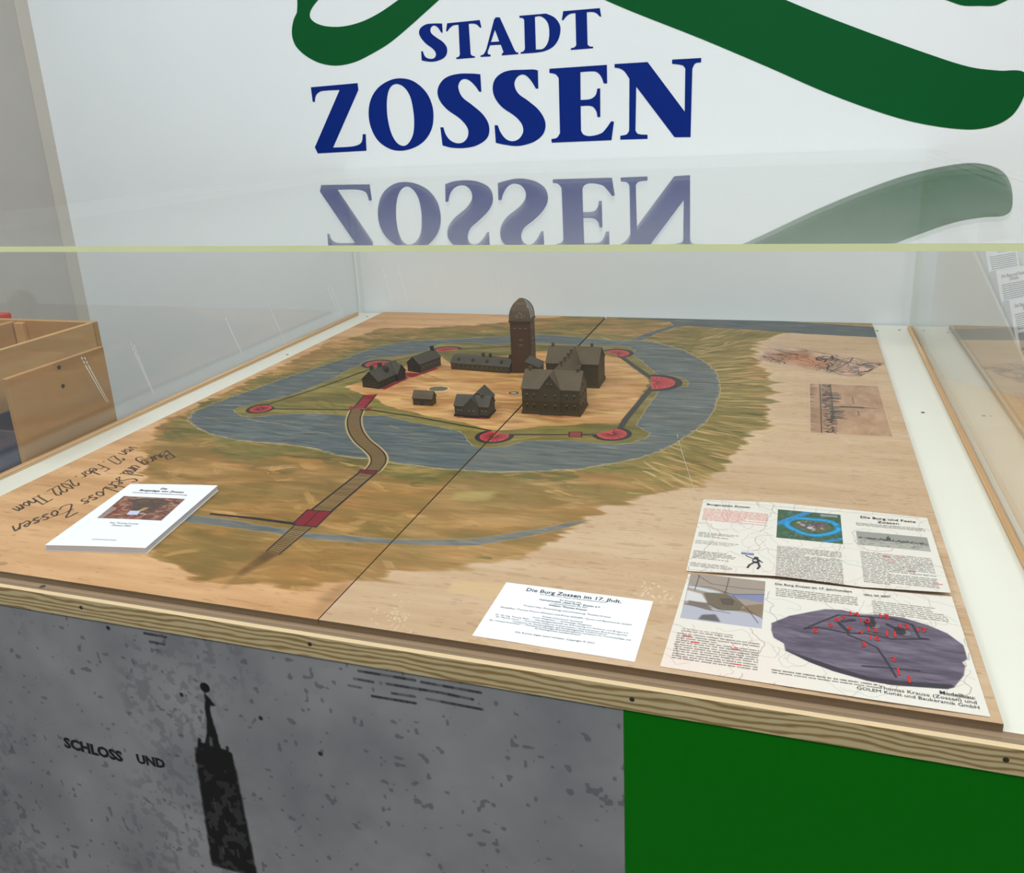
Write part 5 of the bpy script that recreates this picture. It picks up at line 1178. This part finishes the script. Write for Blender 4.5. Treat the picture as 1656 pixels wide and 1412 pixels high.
# long low wing left of the tower
t = thing('model_wing', 'long low brown model wing with small dormers adjoining the tower', 'model building', (530, 1024, 0))
fr = Frame(457.5, 1009, -5.5)
mb = MB(); gable_walls(mb, fr, 0, 148, 0, 46, 15, 29); mb.build('walls', M_dark, t)
mb = MB()
for a, b, za, zb in ((-1.5, 15, 14.2, 27), (15, 31, 27, 27.6), (31, 47.5, 27.6, 14.2)):
    V = [fr(-1.5, a, za), fr(149, a, za), fr(149, b, zb), fr(-1.5, b, zb)]; V += [(p[0], p[1], p[2] + 1.5) for p in V]
    mb.add(V, [(0, 1, 2, 3), (7, 6, 5, 4), (0, 4, 5, 1), (1, 5, 6, 2), (2, 6, 7, 3), (3, 7, 4, 0)])
mb.build('roof', M_grey, t)
for i, uu in enumerate((18, 54, 90, 126)):
    mb = MB(); gable_walls(mb, Frame(*fr(uu, 4.5, 0)[:2], 84.5), 0, 9, -3, 3, 24, 27.5, 17); mb.build('dormer', M_dark, t)
for uu in (72, 90, 140): chimney(fr, uu, 26, 26, 37, 2.6, M_dark, t)
mb = MB(); fbox(mb, fr, 0, 148, -.5, .1, 5.5, 6.5); fbox(mb, fr, -.8, 148, -.9, .1, 12, 13); mb.build('string_course', M_roof, t)
marks(fr, [(uu, -.2, 9.6) for uu in range(8, 146, 12)], t, 3)

# barn
t = thing('model_barn', 'dark slate-grey gabled model barn with one chimney beside the rear bastion', 'model building', (390, 1005, 0))
fr = Frame(361.2, 978.3, 72.5)
mb = MB(); gable_walls(mb, fr, 0, 74, -38, 0, 20.5, 36); mb.build('walls', M_black, t)
mb = MB(); gable_roof(mb, fr, 0, 74, -38, 0, 20.5, 36, 1.6); mb.build('roof', M_grey, t)
mb = MB(); fbox(mb, fr, 2, 72, -38.6, -37.8, 1, 18); mb.build('long_wall', M_grey, t)
chimney(fr, 68, -19, 32, 46, 3.2, M_black, t)
marks(fr, [(uu, -38.8, 12) for uu in range(10, 70, 14)], t)

# half-timbered house
t = thing('model_half_timbered_house', 'blackish half-timbered model house with cross gable and dormer left of courtyard', 'model building', (350, 885, 0))
fr = Frame(314.5, 844.6, 79)
mb = MB(); gable_walls(mb, fr, 0, 92, -44, 0, 17.5, 37); mb.build('walls', M_black, t)
mb = MB(); gable_roof(mb, fr, 0, 92, -44, 0, 17.5, 37, 1.8); mb.build('roof', M_grey, t)
frc = Frame(*fr(78, -22, 0)[:2], -11)
mb = MB(); gable_walls(mb, frc, 0, 27, -15, 15, 17.5, 35); mb.build('cross_wing', M_black, t)
mb = MB(); gable_roof(mb, frc, -14, 27, -15, 15, 17.5, 35, 1.6); mb.build('roof', M_grey, t)
frd = Frame(*fr(45, -22, 0)[:2], -11)
mb = MB(); gable_walls(mb, frd, 4, 15, -5, 5, 33, 39, 22); mb.build('dormer', M_black, t)
chimney(fr, 26, -8, 26, 43, 3.0, M_grey, t); chimney(fr, 40, -20, 32, 47, 3.6, M_grey, t)
mb = MB()
for k in range(7):
    vv = -44 + 44 * (k + .5) / 7; fbox(mb, fr, -.5, .1, vv - .5, vv + .5, 1, 17)
for z in (6, 11.5, 17, 24, 30): hw = 22 if z <= 17 else 22 * (37 - z) / 19.5; fbox(mb, fr, -.5, .1, -22 - hw, -22 + hw, z, z + .8)
mb.build('timber_framing', M_roof, t)
mb = MB()
for k in range(12): fbox(mb, fr, 3 + k * 5, 3.8 + k * 5, -44.5, -43.9, 1, 16.5)
fbox(mb, fr, 0, 62, -44.5, -43.9, 8, 8.8); mb.build('timber_framing', M_grey, t)

# shed
t = thing('model_shed', 'smallest plain grey-brown gabled model shed in front of the pond', 'model building', (501, 758, 0))
fr = Frame(479.5, 748.3, 0.8)
mb = MB(); gable_walls(mb, fr, 0, 42, 0, 21, 15.5, 28); mb.build('walls', M_dark, t)
mb = MB(); gable_roof(mb, fr, 0, 42, 0, 21, 15.5, 28, 1.3, 1.2); mb.build('roof', M_roof, t)
mb = MB(); fbox(mb, fr, 17, 23, -.4, .1, 0.2, 9); mb.build('door', M_black, t)

# house with crossing gables
t = thing('model_cross_gabled_house', 'grey model house with crossing gables at the front of the courtyard', 'model building', (626, 725, 0))
fr = Frame(590.5, 699.5, 1.5); frc = Frame(*fr(35, -2.5, 0)[:2], 91.5)
mb = MB(); gable_walls(mb, fr, 0, 69, 0, 40, 21.5, 37.5); mb.build('walls', M_grey, t)
mb = MB(); gable_roof(mb, fr, 0, 69, 0, 40, 21.5, 37.5, 1.5); mb.build('roof', M_grey, t)
mb = MB(); gable_walls(mb, frc, 0, 22, -15, 15, 21.5, 37); mb.build('front_gable', M_grey, t)
mb = MB(); gable_roof(mb, frc, 0.8, 22, -15, 15, 21.5, 37, 0.8); mb.build('roof', M_grey, t)
mb = MB(); gable_walls(mb, frc, 22, 78, -22, 17, 21.5, 41); mb.build('rear_wing', M_grey, t)
mb = MB(); gable_roof(mb, frc, 22, 78, -22, 17, 21.5, 41, 1.2); mb.build('roof', M_grey, t)
mb = MB(); fbox(mb, fr, -1.5, 70.5, -1.8, 41, 0.05, 4); fbox(mb, fr, 19, 51, -4, 0, 0.05, 4); mb.build('plinth', M_black, t)
for a, b in ((42, 24), (52, 16)): chimney(fr, a, b, 32, 42, 2.2, M_grey, t)
marks(fr, [(uu, vv, 13) for uu, vv in ((7, -.2), (14, -.2), (30, -2.8), (40, -2.8), (56, -.2), (64, -.2))], t)

# ------------------------------------------------------------------ left of the case
t = thing('side_cabinet', 'plain beech cabinet beside the case carrying the wooden holder', 'cabinet', (-640, 420, -950))
box('carcass', -1150, -105, 150, 705, -930, -275, M_beech2, t, 2)
box('cabinet_top', -1160, -104, 130, 716, -275, -250, M_beech2, t, 3)
box('plinth', -1130, -125, 170, 690, -950, -930, M_black, t, 0)
t = thing('wooden_holder', 'light wooden stepped leaflet holder standing left of the acrylic cover', 'holder', (-360, 520, -250))
fp = box('front_panel', -121, -110, 344, 573, -250, 148, M_beech, t, 1)
for z in (141, 104):
    v, f = disc((-110, 458, z - 4), 4.2, 1.2, 'x'); obj('screw', v, f, M_screw, fp)
box('middle_panel', -262, -250, 296, 697, -250, 165, M_beech2, t, 1)
box('back_panel', -620, -250, 698, 711, -250, 165, M_beech, t, 1)
box('divider', -488, -474, 296, 697, -250, 162, M_beech, t, 1)
box('upright', -470, -444, 688, 698, -250, 160, M_beech2, t, 0.8)
box('base_board', -620, -121, 344, 697, -249.5, -238, M_beech, t, 0)
t = thing('storage_crate', 'dark blue plastic crate standing in the wooden holder beneath its front panel', 'crate', (-185, 400, -238))
V = []
mb = MB()
for a in ((-246, -126, 348, 352, -236, 40), (-246, -126, 520, 524, -236, 40), (-246, -242, 352, 520, -236, 40), (-130, -126, 352, 520, -236, 40), (-246, -126, 348, 524, -238, -234)): mb.box(*a)
mb.build('tub', M_navy, t)
mb = MB()
for a in ((-248, -124, 346, 353, 38, 46), (-248, -124, 519, 526, 38, 46), (-248, -241, 353, 519, 38, 46), (-131, -124, 353, 519, 38, 46)): mb.box(*a)
mb.build('rim', M_navy, t)
t = thing('snack_packet', 'red and white card packet standing behind the wooden holder', 'packet', (-880, 1000, -250))
box('carton', -930, -836, 960, 1002, -250, 108, M_redbox, t, 3)
box('label', -930, -840, 957.5, 960, -10, 102, M_white2, t, 0)
mb = MB(); V = [(-866 + 14 * math.cos(a), 957.4, 70 + 22 * math.sin(a)) for a in np.linspace(0, 5.8, 12)]
mb.prism([(p[0], p[2]) for p in V], 0, 1.2, lambda a, b, h_: (a, 957.5 - h_, b)); mb.build('emblem', M_redbox, t)

# ------------------------------------------------------------------ right of the case
t = thing('sideboard', 'orange beech sideboard along the right side of the case', 'sideboard', (1960, 800, -950))
box('carcass', 1530, 2380, 240, 1560, -930, -92, M_beech, t, 2)
box('counter_top', 1520, 2400, 220, 1580, -92, -66, M_beech2, t, 3)
box('plinth', 1550, 2360, 260, 1540, -950, -930, M_black, t, 0)
for k in range(3): box('door_panel', 1545 + 0, 1530, 250 + k * 432, 674 + k * 432, -915, -110, M_beech2, t, 2) if False else box('door_panel', 1518, 1530, 250 + k * 432, 674 + k * 432, -915, -110, M_beech2, t, 2)

wv = Vector((0.70, 0.714, 0)); ed = Vector((87, -85, -186)).normalized()      # along the shelf fronts / down the slanted side edge
o0 = Vector((1567, 1314, 234)); back = Vector((-0.714, 0.70, 0))
def rk(a, s, d): return tuple(o0 + wv * a + ed * s - ed.cross(wv).normalized() * d)
t = thing('leaflet_rack', 'stepped white leaflet rack standing on the sideboard behind the right pane', 'rack', (1650, 1330, -66))
def cheek(a):
    """side of the rack: slanted front edge, upright back, foot on the sideboard"""
    p_top = o0 + ed * (-70); p_bot = o0 + ed * ((o0.z + 65) / -ed.z)
    hd = Vector((ed.x, ed.y, 0)).normalized()
    s0 = 0; s1 = (p_bot - p_top).dot(hd)
    pts = [(0 - 40, p_top.z), (0, p_top.z), (s1, -65.5), (-40, -65.5)]
    mb = MB()
    mb.prism(pts, 0, 8, lambda s, z, h_: tuple(Vector((p_top.x, p_top.y, 0)) + hd * s + wv * (a + h_) + Vector((0, 0, z))))
    return mb.build('side_panel', M_trim, t)
cheek(-8); cheek(126)
hd = Vector((ed.x, ed.y, 0)).normalized(); down = Vector((0.21, -0.2, -0.957)).normalized(); nrm = wv.cross(down).normalized()
if nrm.y > 0: nrm = -nrm
def page(a, k, dd): return None
tops = [Vector((1581, 1302, 246)), Vector((1605, 1278, 190)), Vector((1631, 1252, 132))]
M_grey_pic = mat('grey_engraving', (140, 140, 138), 0.6, 0.2, 0.25, 45)
for i, tp in enumerate(tops):
    mb = MB(); c0 = tp + down * 150
    mb.prism([(0, 0), (118, 0), (118, 26), (0, 26)], 0, 4, lambda a, b, h_: tuple(c0 + wv * (a + 2) - nrm * (b - 4) + down * (h_ + 60)))
    mb.build('shelf', M_trim, t)
for i, tp in enumerate(tops):
    lab = ('stack of printed leaflets in the topmost pocket of the rack', 'stack of printed leaflets with skyline picture in the middle pocket of the rack', 'stack of printed leaflets in the lowest pocket of the rack')[i]
    s_ = thing('leaflet_stack', lab, 'leaflets', tuple(tp + down * 209), 'leaflet stacks in the rack')
    def pg(a, b, d=0.0): return tuple(tp + wv * (a + 6) + down * b + nrm * d)
    mb = MB(); mb.prism([(0, 0), (105, 0), (105, 209), (0, 209)], -14, -0.3, lambda a, b, h_: pg(a, b, h_)); mb.build('leaflet_block', M_pages, s_)
    mb = MB(); mb.prism([(-0.3, -0.3), (105.3, -0.3), (105.3, 209), (-0.3, 209)], -0.3, 0, lambda a, b, h_: pg(a, b, h_)); mb.build('front_leaflet', M_paper, s_)
    def ln(name, txt, a0, a1, b): lettering(name, s_, txt, (a0, -b), (a1, -b), lambda x, y: pg(x, -y, 0.4), True)
    ln('title_lettering', 'Die Burg und Feste', 14, 92, 14); ln('title_lettering', 'Zossen', 38, 68, 22)
    mb = MB(); r2 = np.random.default_rng(40 + i)
    for k in range(8):
        x = 10.0
        while x < 96:
            l = 4 + 10 * r2.random(); l = min(l, 97 - x); b = 32 + k * 4.4
            mb.prism([(x, b), (x + l, b), (x + l, b + 1.7), (x, b + 1.7)], 0.1, 0.3, lambda a, b_, h_: pg(a, b_, h_)); x += l + 1.6
    for k in range(14):
        x = 10.0
        while x < 96:
            l = 4 + 10 * r2.random(); l = min(l, 97 - x); b = 134 + k * 4.8
            mb.prism([(x, b), (x + l, b), (x + l, b + 1.7), (x, b + 1.7)], 0.1, 0.3, lambda a, b_, h_: pg(a, b_, h_)); x += l + 1.6
    o = mb.build('body_text', M_ink, s_); o['kind'] = 'stuff'
    mb = MB(); mb.prism([(10, 72), (98, 72), (98, 122), (10, 122)], 0.05, 0.35, lambda a, b, h_: pg(a, b, h_)); mb.build('picture', M_grey_pic, s_)
    sky = [(12, 106), (22, 104), (30, 100), (38, 102), (44, 98), (50, 90), (52, 82), (55, 90), (58, 96), (68, 98), (76, 101), (86, 103), (97, 106), (97, 110), (12, 110)]
    mb = MB(); mb.prism(sky, 0.35, 0.6, lambda a, b, h_: pg(a, b, h_)); mb.build('picture_skyline', M_ink, s_)
